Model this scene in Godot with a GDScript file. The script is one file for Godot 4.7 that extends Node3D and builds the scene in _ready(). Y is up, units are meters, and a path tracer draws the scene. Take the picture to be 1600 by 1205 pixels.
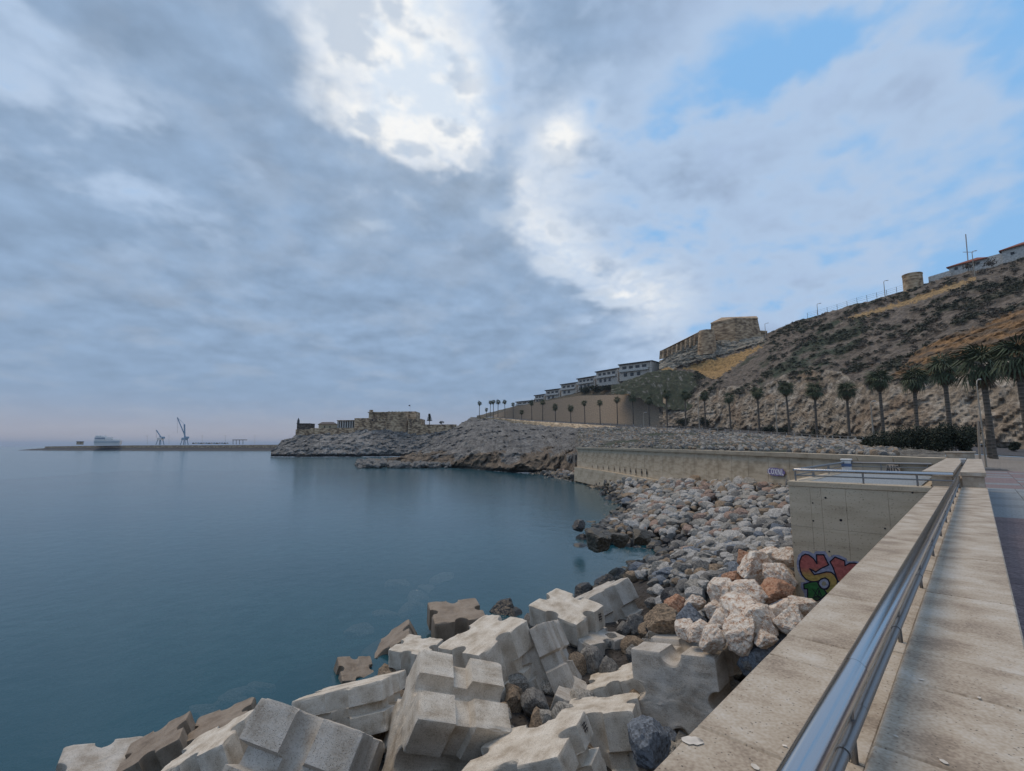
extends Node3D

const F := 760.0          # focal length in pixels of a 1600 x 1205 frame
const EYE := 6.6          # camera height above the sea
const COPE := 5.65        # top of the near parapet
const COPE2 := 5.97       # top of the raised parapet and of the sea wall
const WALK := 4.75        # promenade
var cam: Camera3D
var rng := RandomNumberGenerator.new()
var taken := {}
var mats := {}
var wd: Vector3           # along the parapet, away from the camera
var wn: Vector3           # across the parapet, towards the sea
var nz := FastNoiseLite.new()
var nf := FastNoiseLite.new()

# ---------------------------------------------------------------- mesh helper
class Mb:
	var v := PackedVector3Array()
	var uv := PackedVector2Array()
	var c := PackedColorArray()
	var ix := PackedInt32Array()
	var col := Color.WHITE
	func vert(p: Vector3, t := Vector2.ZERO) -> int:
		v.append(p); uv.append(t); c.append(col)
		return v.size() - 1
	func tri(a: Vector3, b: Vector3, d: Vector3) -> void:
		var i := vert(a, Vector2(a.x, a.z)); vert(b, Vector2(b.x, b.z)); vert(d, Vector2(d.x, d.z))
		ix.append_array([i, i + 1, i + 2])
	func quad(a: Vector3, b: Vector3, d: Vector3, e: Vector3) -> void:
		var i := vert(a, Vector2(0, 0)); vert(b, Vector2(a.distance_to(b), 0)); vert(d, Vector2(a.distance_to(b), b.distance_to(d))); vert(e, Vector2(0, a.distance_to(e)))
		ix.append_array([i, i + 1, i + 2, i, i + 2, i + 3])
	func box(x: Transform3D, s: Vector3, ch := 0.0, off := Vector2.ZERO) -> void:
		var h := s * 0.5
		for ax in 3:
			for sg in [-1.0, 1.0]:
				var n := Vector3.ZERO; n[ax] = sg * h[ax]
				var a1 := (ax + 1) % 3; var a2 := (ax + 2) % 3
				var e1 := Vector3.ZERO; e1[a1] = h[a1] - ch
				var e2 := Vector3.ZERO; e2[a2] = h[a2] - ch
				var q := [n - e1 - e2, n + e1 - e2, n + e1 + e2, n - e1 + e2]
				if sg > 0: q.reverse()
				var i0 := v.size()
				for p: Vector3 in q:
					var t := Vector2(p.x, p.z) if ax == 1 else (Vector2(p.x, p.y) if ax == 2 else Vector2(p.z, p.y))
					vert(x * p, t + off)
				ix.append_array([i0, i0 + 1, i0 + 2, i0, i0 + 2, i0 + 3])
		if ch <= 0.0: return
		for ax in 3:
			var a1 := (ax + 1) % 3; var a2 := (ax + 2) % 3
			for s1 in [-1.0, 1.0]:
				for s2 in [-1.0, 1.0]:
					var p := [Vector3.ZERO, Vector3.ZERO, Vector3.ZERO, Vector3.ZERO]
					for k in 4:
						p[k][ax] = (h[ax] - ch) * (1.0 if k == 1 or k == 2 else -1.0)
						p[k][a1] = s1 * (h[a1] if k < 2 else h[a1] - ch)
						p[k][a2] = s2 * (h[a2] - ch if k < 2 else h[a2])
					if s1 * s2 < 0: p.reverse()
					var i0 := v.size()
					for k in 4: vert(x * (p[k] as Vector3), Vector2(p[k].x, p[k].z) + off)
					ix.append_array([i0, i0 + 2, i0 + 1, i0, i0 + 3, i0 + 2])
		for sx in [-1.0, 1.0]:
			for sy in [-1.0, 1.0]:
				for sz in [-1.0, 1.0]:
					tri(x * Vector3(sx * h.x, sy * (h.y - ch), sz * (h.z - ch)), x * Vector3(sx * (h.x - ch), sy * h.y, sz * (h.z - ch)), x * Vector3(sx * (h.x - ch), sy * (h.y - ch), sz * h.z))
	func tube(path: Array, radii: Array, sides := 10, caps := true) -> void:
		var base := v.size()
		var up := Vector3.UP
		var len := 0.0
		for i in path.size():
			var p: Vector3 = path[i]
			var t: Vector3 = (path[min(i + 1, path.size() - 1)] - path[max(i - 1, 0)]).normalized()
			if absf(t.dot(up)) > 0.95: up = Vector3.RIGHT
			var a := t.cross(up).normalized(); var b := a.cross(t)
			if i > 0: len += p.distance_to(path[i - 1])
			for k in sides:
				var w := TAU * k / sides
				vert(p + (a * cos(w) + b * sin(w)) * float(radii[i]), Vector2(float(k) / sides, len))
		for i in path.size() - 1:
			for k in sides:
				var q := base + i * sides + k; var r := base + i * sides + (k + 1) % sides
				ix.append_array([q, r, q + sides, r, r + sides, q + sides])
		if caps:
			for e in [0, path.size() - 1]:
				var m := vert(path[e])
				var i0 := v.size()
				for k in sides: vert(v[base + e * sides + k])
				for k in sides: ix.append_array([m, i0 + k, i0 + (k + 1) % sides])
	func prism(base: Array, top: Array) -> void:      # side walls between two rings of points, and the top
		var n := base.size()
		for i in n:
			var j := (i + 1) % n
			quad(base[i], base[j], top[j], top[i])
		for i in range(1, n - 1): tri(top[0], top[i], top[i + 1])
	func mesh(material: Material) -> ArrayMesh:
		var n := PackedVector3Array(); n.resize(v.size())
		for i in range(0, ix.size(), 3):
			var a := ix[i]; var b := ix[i + 1]; var d := ix[i + 2]
			var q := (v[d] - v[a]).cross(v[b] - v[a])
			n[a] += q; n[b] += q; n[d] += q
		for i in n.size(): n[i] = n[i].normalized() if n[i].length_squared() > 1e-18 else Vector3.UP
		var ar := []; ar.resize(Mesh.ARRAY_MAX)
		ar[Mesh.ARRAY_VERTEX] = v; ar[Mesh.ARRAY_NORMAL] = n; ar[Mesh.ARRAY_TEX_UV] = uv; ar[Mesh.ARRAY_COLOR] = c; ar[Mesh.ARRAY_INDEX] = ix
		var m := ArrayMesh.new()
		m.add_surface_from_arrays(Mesh.PRIMITIVE_TRIANGLES, ar)
		m.surface_set_material(0, material)
		return m

# ---------------------------------------------------------------- places
func at(u: float, v: float, d: float) -> Vector3:
	return cam.transform * Vector3((u - 800.0) / F * d, (602.5 - v) / F * d, -d)
func at_y(u: float, v: float, y: float) -> Vector3:
	var p := at(u, v, 1.0) - cam.position
	return cam.position + p * ((y - EYE) / p.y)
func on_plane(u: float, v: float, o: Vector3, n: Vector3) -> Vector3:
	var p := at(u, v, 1.0) - cam.position
	return cam.position + p * ((o - cam.position).dot(n) / p.dot(n))
func W(t: float, s: float, y: float) -> Vector3:
	return wd * t + wn * s + Vector3(0, y, 0)
func wbasis() -> Basis:                     # x along the parapet, z away from the sea
	return Basis(wd, Vector3.UP, -wn)
func flat(p: Vector3) -> Vector3: return Vector3(p.x, 0, p.z)

# ---------------------------------------------------------------- objects
func numbered(called: String) -> String:
	var k: int = taken.get(called, 0)
	taken[called] = k + 1
	return called if k == 0 else "%s_%03d" % [called, k]
func tag(o: Node, label: String, category: String, group := "") -> Node:
	o.set_meta("label", label); o.set_meta("category", category)
	if group != "": o.set_meta("group", group)
	return o
func thing(called: String, label: String, category: String, where: Vector3, group := "", basis := Basis()) -> Node3D:
	var o := Node3D.new()
	o.name = numbered(called); add_child(o)
	o.transform = Transform3D(basis, where)
	tag(o, label, category, group)
	return o
func part(called: String, m: Mesh, parent: Node3D, x := Transform3D()) -> MeshInstance3D:
	var o := MeshInstance3D.new()
	o.mesh = m; o.transform = x
	if parent == self: o.name = numbered(called)
	else: o.name = called
	parent.add_child(o, true)
	return o
func wpart(called: String, b: Mb, material: Material, parent: Node3D) -> MeshInstance3D:   # b in world coordinates
	var inv := parent.global_transform.affine_inverse() if parent != self else Transform3D()
	for i in b.v.size(): b.v[i] = inv * b.v[i]
	return part(called, b.mesh(material), parent)
func ground(called: String, b: Mb, material: Material) -> MeshInstance3D:
	var o := part(called, b.mesh(material), self)
	o.set_meta("kind", "structure")
	return o

# ---------------------------------------------------------------- materials
func layer(size: int, f: float, oct: int, sx: int, sy: int, sd: int, kind := FastNoiseLite.TYPE_SIMPLEX_SMOOTH) -> PackedByteArray:
	var n := FastNoiseLite.new()
	n.noise_type = kind; n.frequency = f; n.fractal_octaves = oct; n.seed = sd
	n.fractal_type = FastNoiseLite.FRACTAL_FBM
	var im := n.get_seamless_image(size / sx, size / sy)
	im.convert(Image.FORMAT_L8)
	im.resize(size, size, Image.INTERPOLATE_CUBIC)
	return im.get_data()
# layers: [frequency, octaves, weight, stretch x, stretch y]; ramp: [[at, colour], ...]
func texture(size: int, layers: Array, ramp: Array, sd: int, pits := 0.0) -> Array:
	var sum := PackedFloat32Array(); sum.resize(size * size)
	var total := 0.0
	for k in layers.size():
		var l: Array = layers[k]
		var d := layer(size, l[0], l[1], l[3], l[4], sd + k * 17)
		var w: float = l[2]
		total += w
		for i in sum.size(): sum[i] += d[i] * w
	var lut: Array[Color] = []
	for i in 256:
		var t := i / 255.0
		var cc: Color = ramp[0][1]
		for j in ramp.size() - 1:
			if t >= ramp[j][0]: cc = (ramp[j][1] as Color).lerp(ramp[j + 1][1], clampf((t - ramp[j][0]) / (ramp[j + 1][0] - ramp[j][0]), 0, 1))
		lut.append(cc)
	var px := PackedByteArray(); px.resize(size * size * 3)
	var hh := PackedByteArray(); hh.resize(size * size)
	var r := RandomNumberGenerator.new(); r.seed = sd
	for i in sum.size():
		var t := int(clampf(sum[i] / total, 0, 255))
		var cc := lut[t]
		px[i * 3] = cc.r8; px[i * 3 + 1] = cc.g8; px[i * 3 + 2] = cc.b8
		hh[i] = t
	if pits > 0.0:                             # small dark pores
		for k in int(size * size * pits):
			var i := r.randi_range(0, size * size - size - 3)
			var dk := r.randf_range(0.45, 0.8)
			for j in [0, 1, size, size + 1]:
				for q in 3: px[(i + j) * 3 + q] = int(px[(i + j) * 3 + q] * dk)
				hh[i + j] = int(hh[i + j] * 0.4)
	var a := Image.create_from_data(size, size, false, Image.FORMAT_RGB8, px)
	var b := Image.create_from_data(size, size, false, Image.FORMAT_L8, hh)
	return [ImageTexture.create_from_image(a), ImageTexture.create_from_image(b)]
func lin(r: float, g: float, b: float) -> Color: return Color(r, g, b).linear_to_srgb()
func mat(called: String, tx: Array, rough: float, tile := 1.0, relief := 0.0, tint := Color.WHITE, how := "local") -> StandardMaterial3D:
	var m := StandardMaterial3D.new()
	m.resource_name = called
	m.albedo_color = tint; m.roughness = rough
	m.cull_mode = BaseMaterial3D.CULL_DISABLED
	if tx.size() > 0:
		m.albedo_texture = tx[0]
		if relief > 0.0:
			m.heightmap_enabled = true; m.heightmap_texture = tx[1]; m.heightmap_scale = relief
		if how != "uv":
			m.uv1_triplanar = true; m.uv1_world_triplanar = how == "world"
		m.uv1_scale = Vector3.ONE / tile
	mats[called] = m
	return m
func plain(called: String, c: Color, rough := 0.85, metal := 0.0) -> StandardMaterial3D:
	var m := mat(called, [], rough, 1.0, 0.0, c)
	m.metallic = metal
	return m
func painted(called: String, tx: Array, tile: float, rough := 0.95, relief := 0.0) -> StandardMaterial3D:   # vertex colours times a grain
	var m := mat(called, tx, rough, tile, relief, Color.WHITE, "world")
	m.vertex_color_use_as_albedo = true
	return m
func make_materials() -> void:
	var g := func(x: float) -> Color: return Color(x, x, x)
	var conc := texture(512, [[0.005, 4, 1.0, 1, 1], [0.02, 4, 0.4, 1, 3], [0.08, 4, 0.45, 1, 1], [0.25, 2, 0.25, 1, 1]], [[0.28, lin(0.29, 0.25, 0.205)], [0.42, lin(0.39, 0.352, 0.305)], [0.55, lin(0.46, 0.427, 0.382)], [0.72, lin(0.53, 0.505, 0.47)]], 3, 0.012)
	mat("concrete", conc, 0.92, 2.3, 1.2)
	mat("concrete_pale", conc, 0.92, 2.1, 1.0, Color(1.1, 1.09, 1.07))
	mat("concrete_wet", conc, 0.6, 2.3, 1.2, Color(0.74, 0.69, 0.64))
	var cast := texture(512, [[0.006, 4, 1.0, 2, 1], [0.03, 4, 0.7, 4, 1], [0.2, 2, 0.4, 1, 1]], [[0.25, lin(0.30, 0.245, 0.175)], [0.5, lin(0.48, 0.405, 0.305)], [0.75, lin(0.55, 0.48, 0.375)]], 11, 0.004)
	mat("cast_wall", cast, 0.9, 4.0, 0.5, Color.WHITE, "world")
	mat("cast_old", cast, 0.92, 5.0, 0.8, Color(0.97, 0.97, 0.97), "world")
	var trav := texture(1024, [[0.006, 4, 0.25, 2, 1], [0.005, 4, 1.0, 1, 1], [0.03, 4, 0.35, 2, 1], [0.12, 3, 0.7, 1, 1]], [[0.28, lin(0.24, 0.19, 0.145)], [0.42, lin(0.355, 0.293, 0.226)], [0.55, lin(0.43, 0.37, 0.297)], [0.72, lin(0.51, 0.47, 0.415)]], 21, 0.0025)
	mat("travertine", trav, 0.75, 2.2, 0.25, Color.WHITE, "uv")
	var rk := texture(512, [[0.012, 5, 1.0, 1, 1], [0.08, 4, 0.7, 1, 1]], [[0.25, g.call(0.45)], [0.5, g.call(0.78)], [0.75, g.call(1.0)]], 31, 0.004)
	for q in [["rock_grey", 0.30, 0.29, 0.275], ["rock_pale", 0.54, 0.51, 0.46], ["rock_white", 0.68, 0.66, 0.63], ["rock_blue", 0.27, 0.31, 0.37], ["rock_dark", 0.10, 0.10, 0.105], ["rock_tan", 0.44, 0.33, 0.23], ["rock_pink", 0.52, 0.37, 0.30]]:
		mat(q[0], rk, 0.9, 1.1, 2.0, lin(q[1], q[2], q[3]))
	mat("rock_wet", rk, 0.35, 1.1, 2.0, lin(0.045, 0.042, 0.04))
	mat("rock_brown_wet", rk, 0.5, 1.1, 2.0, lin(0.10, 0.085, 0.06))
	var lime := texture(512, [[0.012, 5, 1.0, 1, 1], [0.05, 4, 1.0, 1, 1]], [[0.3, lin(0.26, 0.115, 0.06)], [0.38, lin(0.42, 0.25, 0.16)], [0.44, lin(0.56, 0.47, 0.38)], [0.55, lin(0.64, 0.59, 0.52)], [0.75, lin(0.73, 0.70, 0.66)]], 41, 0.003)
	mat("limestone", lime, 0.9, 2.1, 2.5)
	mat("limestone_pale", lime, 0.9, 2.9, 2.5, Color(1.0, 1.0, 1.0))
	mat("limestone_red", lime, 0.9, 1.6, 2.5, Color(0.84, 0.70, 0.62))
	painted("earth", rk, 9.0, 0.97, 25.0)
	painted("cliff_rock", rk, 7.0, 0.95, 40.0)
	var gran := texture(512, [[0.02, 4, 1.0, 1, 1], [0.2, 3, 0.8, 1, 1]], [[0.3, g.call(0.7)], [0.5, g.call(0.88)], [0.7, g.call(1.0)]], 51, 0.01)
	mat("paver_mauve", gran, 0.85, 0.7, 0.3, lin(0.26, 0.20, 0.21), "world")
	mat("paver_mauve_dark", gran, 0.85, 0.7, 0.3, lin(0.215, 0.165, 0.175), "world")
	mat("paver_blue", gran, 0.8, 0.7, 0.2, lin(0.31, 0.35, 0.385), "world")
	mat("paver_blue_dark", gran, 0.8, 0.7, 0.2, lin(0.26, 0.29, 0.32), "world")
	mat("joint", gran, 0.95, 0.7, 0.0, lin(0.09, 0.085, 0.085), "world")
	mat("asphalt", gran, 0.9, 2.0, 0.3, lin(0.09, 0.09, 0.1), "world")
	mat("pavement", gran, 0.9, 2.0, 0.3, lin(0.30, 0.27, 0.24), "world")
	var st := texture(512, [[0.01, 4, 0.8, 1, 1], [0.035, 4, 1.0, 2, 1]], [[0.34, lin(0.11, 0.085, 0.065)], [0.46, lin(0.24, 0.19, 0.14)], [0.54, lin(0.33, 0.27, 0.205)], [0.66, lin(0.44, 0.38, 0.31)]], 61, 0.0)
	mat("rubble_wall", st, 0.95, 24.0, 20.0, Color(1.12, 1.06, 0.98), "world")
	mat("basalt_wall", st, 0.95, 20.0, 20.0, Color(0.62, 0.6, 0.6), "world")
	mat("rubble_pale", st, 0.95, 12.0, 12.0, Color(1.15, 1.12, 1.05), "world")
	mat("masonry_tan", gran, 0.95, 7.0, 6.0, lin(0.36, 0.285, 0.21), "world")
	mat("plaster", gran, 0.9, 6.0, 0.0, lin(0.70, 0.65, 0.585), "world")
	mat("plaster_white", gran, 0.9, 6.0, 0.0, lin(0.66, 0.66, 0.64), "world")
	mat("plaster_cream", gran, 0.9, 6.0, 0.0, lin(0.55, 0.49, 0.34), "world")
	mat("roof_tile", gran, 0.9, 3.0, 0.0, lin(0.30, 0.09, 0.05), "world")
	plain("roof_dark", lin(0.06, 0.05, 0.05))
	plain("glass_dark", lin(0.02, 0.02, 0.025), 0.2)
	plain("steel", lin(0.44, 0.445, 0.46), 0.16, 1.0)
	plain("steel_dull", lin(0.24, 0.24, 0.245), 0.42, 1.0)
	plain("galvanised", lin(0.42, 0.42, 0.42), 0.55)
	plain("lamp_pole", lin(0.34, 0.30, 0.25), 0.8)
	plain("dark_metal", lin(0.05, 0.05, 0.055), 0.6)
	plain("tan_pole", lin(0.36, 0.29, 0.22), 0.8)
	plain("white_paint", lin(0.62, 0.62, 0.62), 0.6)
	plain("blue_paint", lin(0.08, 0.13, 0.26), 0.6)
	plain("crane_blue", lin(0.20, 0.31, 0.43), 0.7)
	plain("black_paint", lin(0.015, 0.013, 0.02), 0.8)
	var fo := texture(256, [[0.05, 3, 1.0, 1, 1]], [[0.3, g.call(0.55)], [0.7, g.call(1.0)]], 71)
	for q in [["frond", 0.085, 0.118, 0.058], ["dead_frond", 0.16, 0.115, 0.065], ["leaf_dark", 0.028, 0.045, 0.024], ["leaf_grey", 0.15, 0.135, 0.11], ["leaf_scrub", 0.095, 0.105, 0.07], ["leaf_green", 0.04, 0.07, 0.03]]:
		mat(q[0], fo, 0.75, 3.0, 0.0, lin(q[1], q[2], q[3])).backlight = Color(0.12, 0.16, 0.08)
	var bk := texture(256, [[0.02, 3, 1.0, 8, 1], [0.15, 3, 0.6, 1, 1]], [[0.3, lin(0.05, 0.042, 0.034)], [0.7, lin(0.17, 0.145, 0.12)]], 81)
	mat("palm_bark", bk, 0.95, 1.2, 3.0)
	var gp := mat("graffiti_paint", gran, 0.85, 0.9, 0.3, Color.WHITE, "world")
	gp.vertex_color_use_as_albedo = true

# ---------------------------------------------------------------- sky
const THICK := [
	[0.80, 0.80, 0.80, 0.77, 0.75, 0.75, 0.70, 0.70, 0.60, 0.51, 0.50, 0.41, 0.40, 0.36, 0.21, 0.19, 0.19],
	[0.85, 0.85, 0.82, 0.80, 0.76, 0.75, 0.75, 0.71, 0.65, 0.60, 0.51, 0.40, 0.40, 0.37, 0.22, 0.10, 0.10],
	[0.73, 0.76, 0.78, 0.77, 0.78, 0.79, 0.80, 0.80, 0.84, 0.75, 0.41, 0.32, 0.39, 0.36, 0.22, 0.08, 0.13],
	[0.65, 0.65, 0.63, 0.65, 0.70, 0.65, 0.72, 0.70, 0.63, 0.29, 0.41, 0.45, 0.39, 0.32, 0.23, 0.20, 0.29],
	[0.53, 0.47, 0.46, 0.62, 0.74, 0.68, 0.67, 0.64, 0.71, 0.33, 0.39, 0.42, 0.38, 0.38, 0.38, 0.34, 0.30],
	[0.55, 0.52, 0.66, 0.73, 0.62, 0.43, 0.14, 0.18, 0.50, 0.23, 0.35, 0.23, 0.19, 0.28, 0.36, 0.30, 0.30],
	[0.55, 0.54, 0.75, 0.71, 0.49, 0.25, 0.14, 0.26, 0.57, 0.56, 0.50, 0.44, 0.38, 0.34, 0.35, 0.30, 0.30],
	[0.55, 0.57, 0.75, 0.69, 0.48, 0.30, 0.22, 0.33, 0.50, 0.46, 0.45, 0.42, 0.35, 0.33, 0.35, 0.30, 0.30],
	[0.53, 0.58, 0.66, 0.60, 0.48, 0.40, 0.36, 0.40, 0.48, 0.46, 0.45, 0.43, 0.40, 0.38, 0.38, 0.36, 0.36]]
# thin spots through which the sun behind the cloud brightens it: azimuth, elevation, reach, strength
const BRIGHT := [[-16.0, 41.0, 9.0, 0.95], [-12.5, 33.0, 6.0, 0.85], [6.5, 34.5, 2.4, 0.85], [-18.3, 23.8, 2.6, 0.85], [17.5, 16.0, 3.6, 0.65], [13.0, 17.8, 3.0, 0.5], [8.5, 20.5, 3.6, 0.45], [3.5, 24.5, 4.0, 0.42], [-3.0, 28.5, 4.5, 0.45], [2.0, 30.0, 8.0, 0.25], [-44.0, 30.0, 7.0, 0.12]]
func thickness(az: float, el: float) -> float:
	var x := (az + 56.0) / 7.0; var y := clampf(el / 7.0, 0.0, 7.999)
	var wide := clampf(absf(az) / 7.0 - 8.0, 0.0, 3.0) / 3.0        # away from the bay the deck goes on evenly
	x = clampf(x, 0.0, 15.999)
	var i := int(x); var j := int(y)
	var fx := x - i; var fy := y - j
	fx = fx * fx * (3.0 - 2.0 * fx); fy = fy * fy * (3.0 - 2.0 * fy)
	var t := lerpf(lerpf(THICK[j][i], THICK[j][i + 1], fx), lerpf(THICK[j + 1][i], THICK[j + 1][i + 1], fx), fy)
	return lerpf(t, 0.5, wide)
func make_sky() -> PanoramaSkyMaterial:
	var w := 2560; var h := 1280
	var n := FastNoiseLite.new(); n.seed = 5; n.noise_type = FastNoiseLite.TYPE_SIMPLEX_SMOOTH; n.fractal_octaves = 6; n.frequency = 1.0; n.fractal_gain = 0.58
	var n2 := FastNoiseLite.new(); n2.seed = 9; n2.noise_type = FastNoiseLite.TYPE_SIMPLEX_SMOOTH; n2.fractal_octaves = 2; n2.frequency = 1.0
	var px := PackedFloat32Array(); px.resize(w * h * 3)
	var rowc: Array[Color] = []
	for y in h / 2 + 4:
		var el := 90.0 - (y + 0.5) / h * 180.0
		var sy := sin(deg_to_rad(el)); var cy := cos(deg_to_rad(el))
		var lowhaze := clampf(1.0 - el / 9.0, 0.0, 1.0)
		var blue := Color(0.235, 0.48, 0.82).lerp(Color(0.29, 0.52, 0.82), clampf(1.0 - el / 35.0, 0, 1))
		var coarse: int = 1 if el < 50.0 else 2
		var last := Color.BLACK
		for x in w:
			var az := fposmod((x + 0.5) / w * 360.0 + 180.0, 360.0) - 180.0     # Godot's panorama begins straight ahead
			if absf(az) > 60.0 or el > 50.0:
				if x % 2 == 1:
					px[(y * w + x) * 3] = last.r; px[(y * w + x) * 3 + 1] = last.g; px[(y * w + x) * 3 + 2] = last.b
					continue
			var a := deg_to_rad(az)
			var k := 1.0 / (maxf(sy, 0.0) + 0.22)                   # a cloud deck seen in perspective
			var qx := sin(a) * cy * k; var qz := cos(a) * cy * k
			var warp := n2.get_noise_2d(qx * 1.1 + 7.0, qz * 1.1)
			var warp2 := n2.get_noise_2d(qx * 1.1, qz * 1.1 + 19.0)
			var fb := n.get_noise_3d(qx * 2.6 + warp * 0.2, qz * 2.6 + warp2 * 0.2, el * 0.035)
			var puff := absf(n.get_noise_3d(qx * 3.4 + 31.0, qz * 3.4, el * 0.07)) * 2.0 - 0.5
			var t := thickness(az + warp * 5.0 + fb * 7.0, el + warp2 * 3.5 - fb * 4.0)
			t += (fb * (0.30 if az < 5.0 else lerpf(0.30, 0.44, clampf((az - 5.0) / 15.0, 0, 1))) - puff * 0.11) * clampf(el / 14.0, 0.22, 1.0) * (1.0 - 0.6 * smoothstep(0.52, 0.74, t))
			var sun := 0.0
			for b: Array in BRIGHT:
				var dx := (az - float(b[0])) * cy; var dy := el - float(b[1])
				var e := (dx * dx + dy * dy) / (float(b[2]) * float(b[2]))
				if e < 5.0: sun += exp(-e) * float(b[3])
			var lit := clampf(sun, 0, 1)
			sun = clampf(sun * (0.82 + 1.1 * fb + 0.5 * (puff + 0.1)), 0.0, 1.1)
			var lump := n.get_noise_3d(qx * 4.6 + 11.0, qz * 4.6, el * 0.07)
			# clear air, then a bright thin veil, then a grey underside
			var veil := Color(0.44, 0.575, 0.775).lerp(Color(0.93, 0.935, 0.93), clampf(sun * 1.1, 0, 1))
			var under := Color(0.278, 0.392, 0.56).lerp(Color(0.44, 0.53, 0.65), clampf(sun * 0.6, 0, 1))
			if az > 8.0: under = under.lerp(Color(0.385, 0.50, 0.69), clampf((az - 8.0) / 18.0, 0, 1))
			under = under * (1.0 + 0.28 * lump * clampf(el / 12.0, 0.25, 1.0))
			var cc := blue.lerp(Color(0.70, 0.79, 0.90).lerp(Color(0.95, 0.955, 0.95), smoothstep(-0.35, 0.12, lump + fb * 0.5)), smoothstep(0.12, 0.6, lit)).lerp(veil, smoothstep(0.14, 0.42 - 0.1 * lit, t))
			cc = cc.lerp(under, smoothstep(0.36, 0.66, t))
			cc = cc.lerp(Color(0.50, 0.56, 0.65), clampf(-fb * 0.5, 0, 0.22) * clampf((t - 0.3) / 0.4, 0, 1))
			cc = cc.lerp(Color(0.46, 0.56, 0.70), clampf(lit * 1.3, 0, 1) * smoothstep(-0.05, 0.5, puff + lump * 0.6) * 0.75)    # grey shreds across the bright break
			# dust-coloured air low over the sea
			var low := Color(0.53, 0.455, 0.445).lerp(Color(0.255, 0.345, 0.47), smoothstep(0.0, 7.0, el))
			cc = cc.lerp(low, lowhaze * lowhaze * 0.9)
			last = cc
			var i := (y * w + x) * 3
			px[i] = cc.r; px[i + 1] = cc.g; px[i + 2] = cc.b
	for y in range(h / 2 + 4, h):                                   # below the horizon: the sea's own dark blue
		for x in w:
			var i := (y * w + x) * 3
			px[i] = 0.05; px[i + 1] = 0.09; px[i + 2] = 0.12
	var im := Image.create_from_data(w, h, false, Image.FORMAT_RGBF, px.to_byte_array())
	var m := PanoramaSkyMaterial.new()
	m.panorama = ImageTexture.create_from_image(im)
	m.energy_multiplier = 1.0
	return m

func make_view() -> void:
	cam = Camera3D.new()
	cam.name = "camera"
	cam.position = Vector3(0, EYE, 0)
	cam.rotation = Vector3(deg_to_rad(6.865), 0, deg_to_rad(-0.2))
	cam.fov = rad_to_deg(2.0 * atan(602.5 / F))
	cam.near = 0.05; cam.far = 40000.0
	add_child(cam)
	cam.current = true
	var env := Environment.new()
	env.background_mode = Environment.BG_SKY
	var sky := Sky.new()
	sky.sky_material = make_sky()
	env.sky = sky
	env.ambient_light_source = Environment.AMBIENT_SOURCE_SKY
	env.tonemap_mode = Environment.TONE_MAPPER_LINEAR
	env.tonemap_exposure = 1.0
	env.fog_enabled = true; env.fog_density = 0.00012; env.fog_light_color = Color(0.66, 0.71, 0.78)
	env.sdfgi_enabled = true; env.ssao_enabled = true; env.ssil_enabled = true
	var we := WorldEnvironment.new()
	we.name = "environment"; we.environment = env
	add_child(we)
	var sun := DirectionalLight3D.new()
	sun.name = "sun"
	sun.light_color = Color(1.0, 0.89, 0.73)
	sun.light_energy = 0.5
	sun.light_angular_distance = 30.0
	sun.shadow_enabled = true
	add_child(sun)
	sun.look_at_from_position(Vector3(-20, 60, -22), Vector3.ZERO)
	wd = flat(at(1526, 690, 1.0) - cam.position).normalized()
	wn = Vector3(wd.z, 0, -wd.x)

# ---------------------------------------------------------------- sea
func make_sea() -> void:
	var b := Mb.new()                                   # sea bed: sand with dark weed, shallow by the shore
	var N := 90
	for i in N + 1:
		for j in N + 1:
			var p := Vector3(-140.0 + 190.0 * i / N, 0, 10.0 - 190.0 * j / N)
			var k := nz.get_noise_2d(p.x * 0.9, p.z * 0.9 + 40.0) + 0.35 * nf.get_noise_2d(p.x * 1.3, p.z * 1.3)
			p.y = -2.6 - 0.7 * k
			b.col = Color(0.08, 0.17, 0.18).lerp(Color(0.05, 0.05, 0.055), smoothstep(-0.05, 0.25, nz.get_noise_2d(p.x * 0.5 + 300.0, p.z * 0.5)))       # sand and weed beds
			b.vert(p)
	for i in N:
		for j in N:
			var q := i * (N + 1) + j
			b.ix.append_array([q, q + 1, q + N + 1, q + 1, q + N + 2, q + N + 1])
	ground("seabed", b, mats["earth"])
	var s := Mb.new()
	s.quad(Vector3(-15000, 0, 40), Vector3(15000, 0, 40), Vector3(15000, 0, -25000), Vector3(-15000, 0, -25000))
	var m := StandardMaterial3D.new()
	m.resource_name = "sea_water"
	m.albedo_color = Color(lin(0.009, 0.078, 0.113), 0.70)
	m.transparency = BaseMaterial3D.TRANSPARENCY_ALPHA
	m.roughness = 0.16
	m.metallic_specular = 0.4
	var n := FastNoiseLite.new(); n.seed = 77; n.frequency = 0.012; n.fractal_octaves = 5; n.fractal_gain = 0.6
	var im := n.get_seamless_image(1024, 1024)
	im.bump_map_to_normal_map(9.0)
	m.normal_enabled = true; m.normal_texture = ImageTexture.create_from_image(im); m.normal_scale = 0.07
	m.uv1_triplanar = true; m.uv1_world_triplanar = true; m.uv1_scale = Vector3.ONE / 19.0
	ground("sea", s, m)

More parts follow.
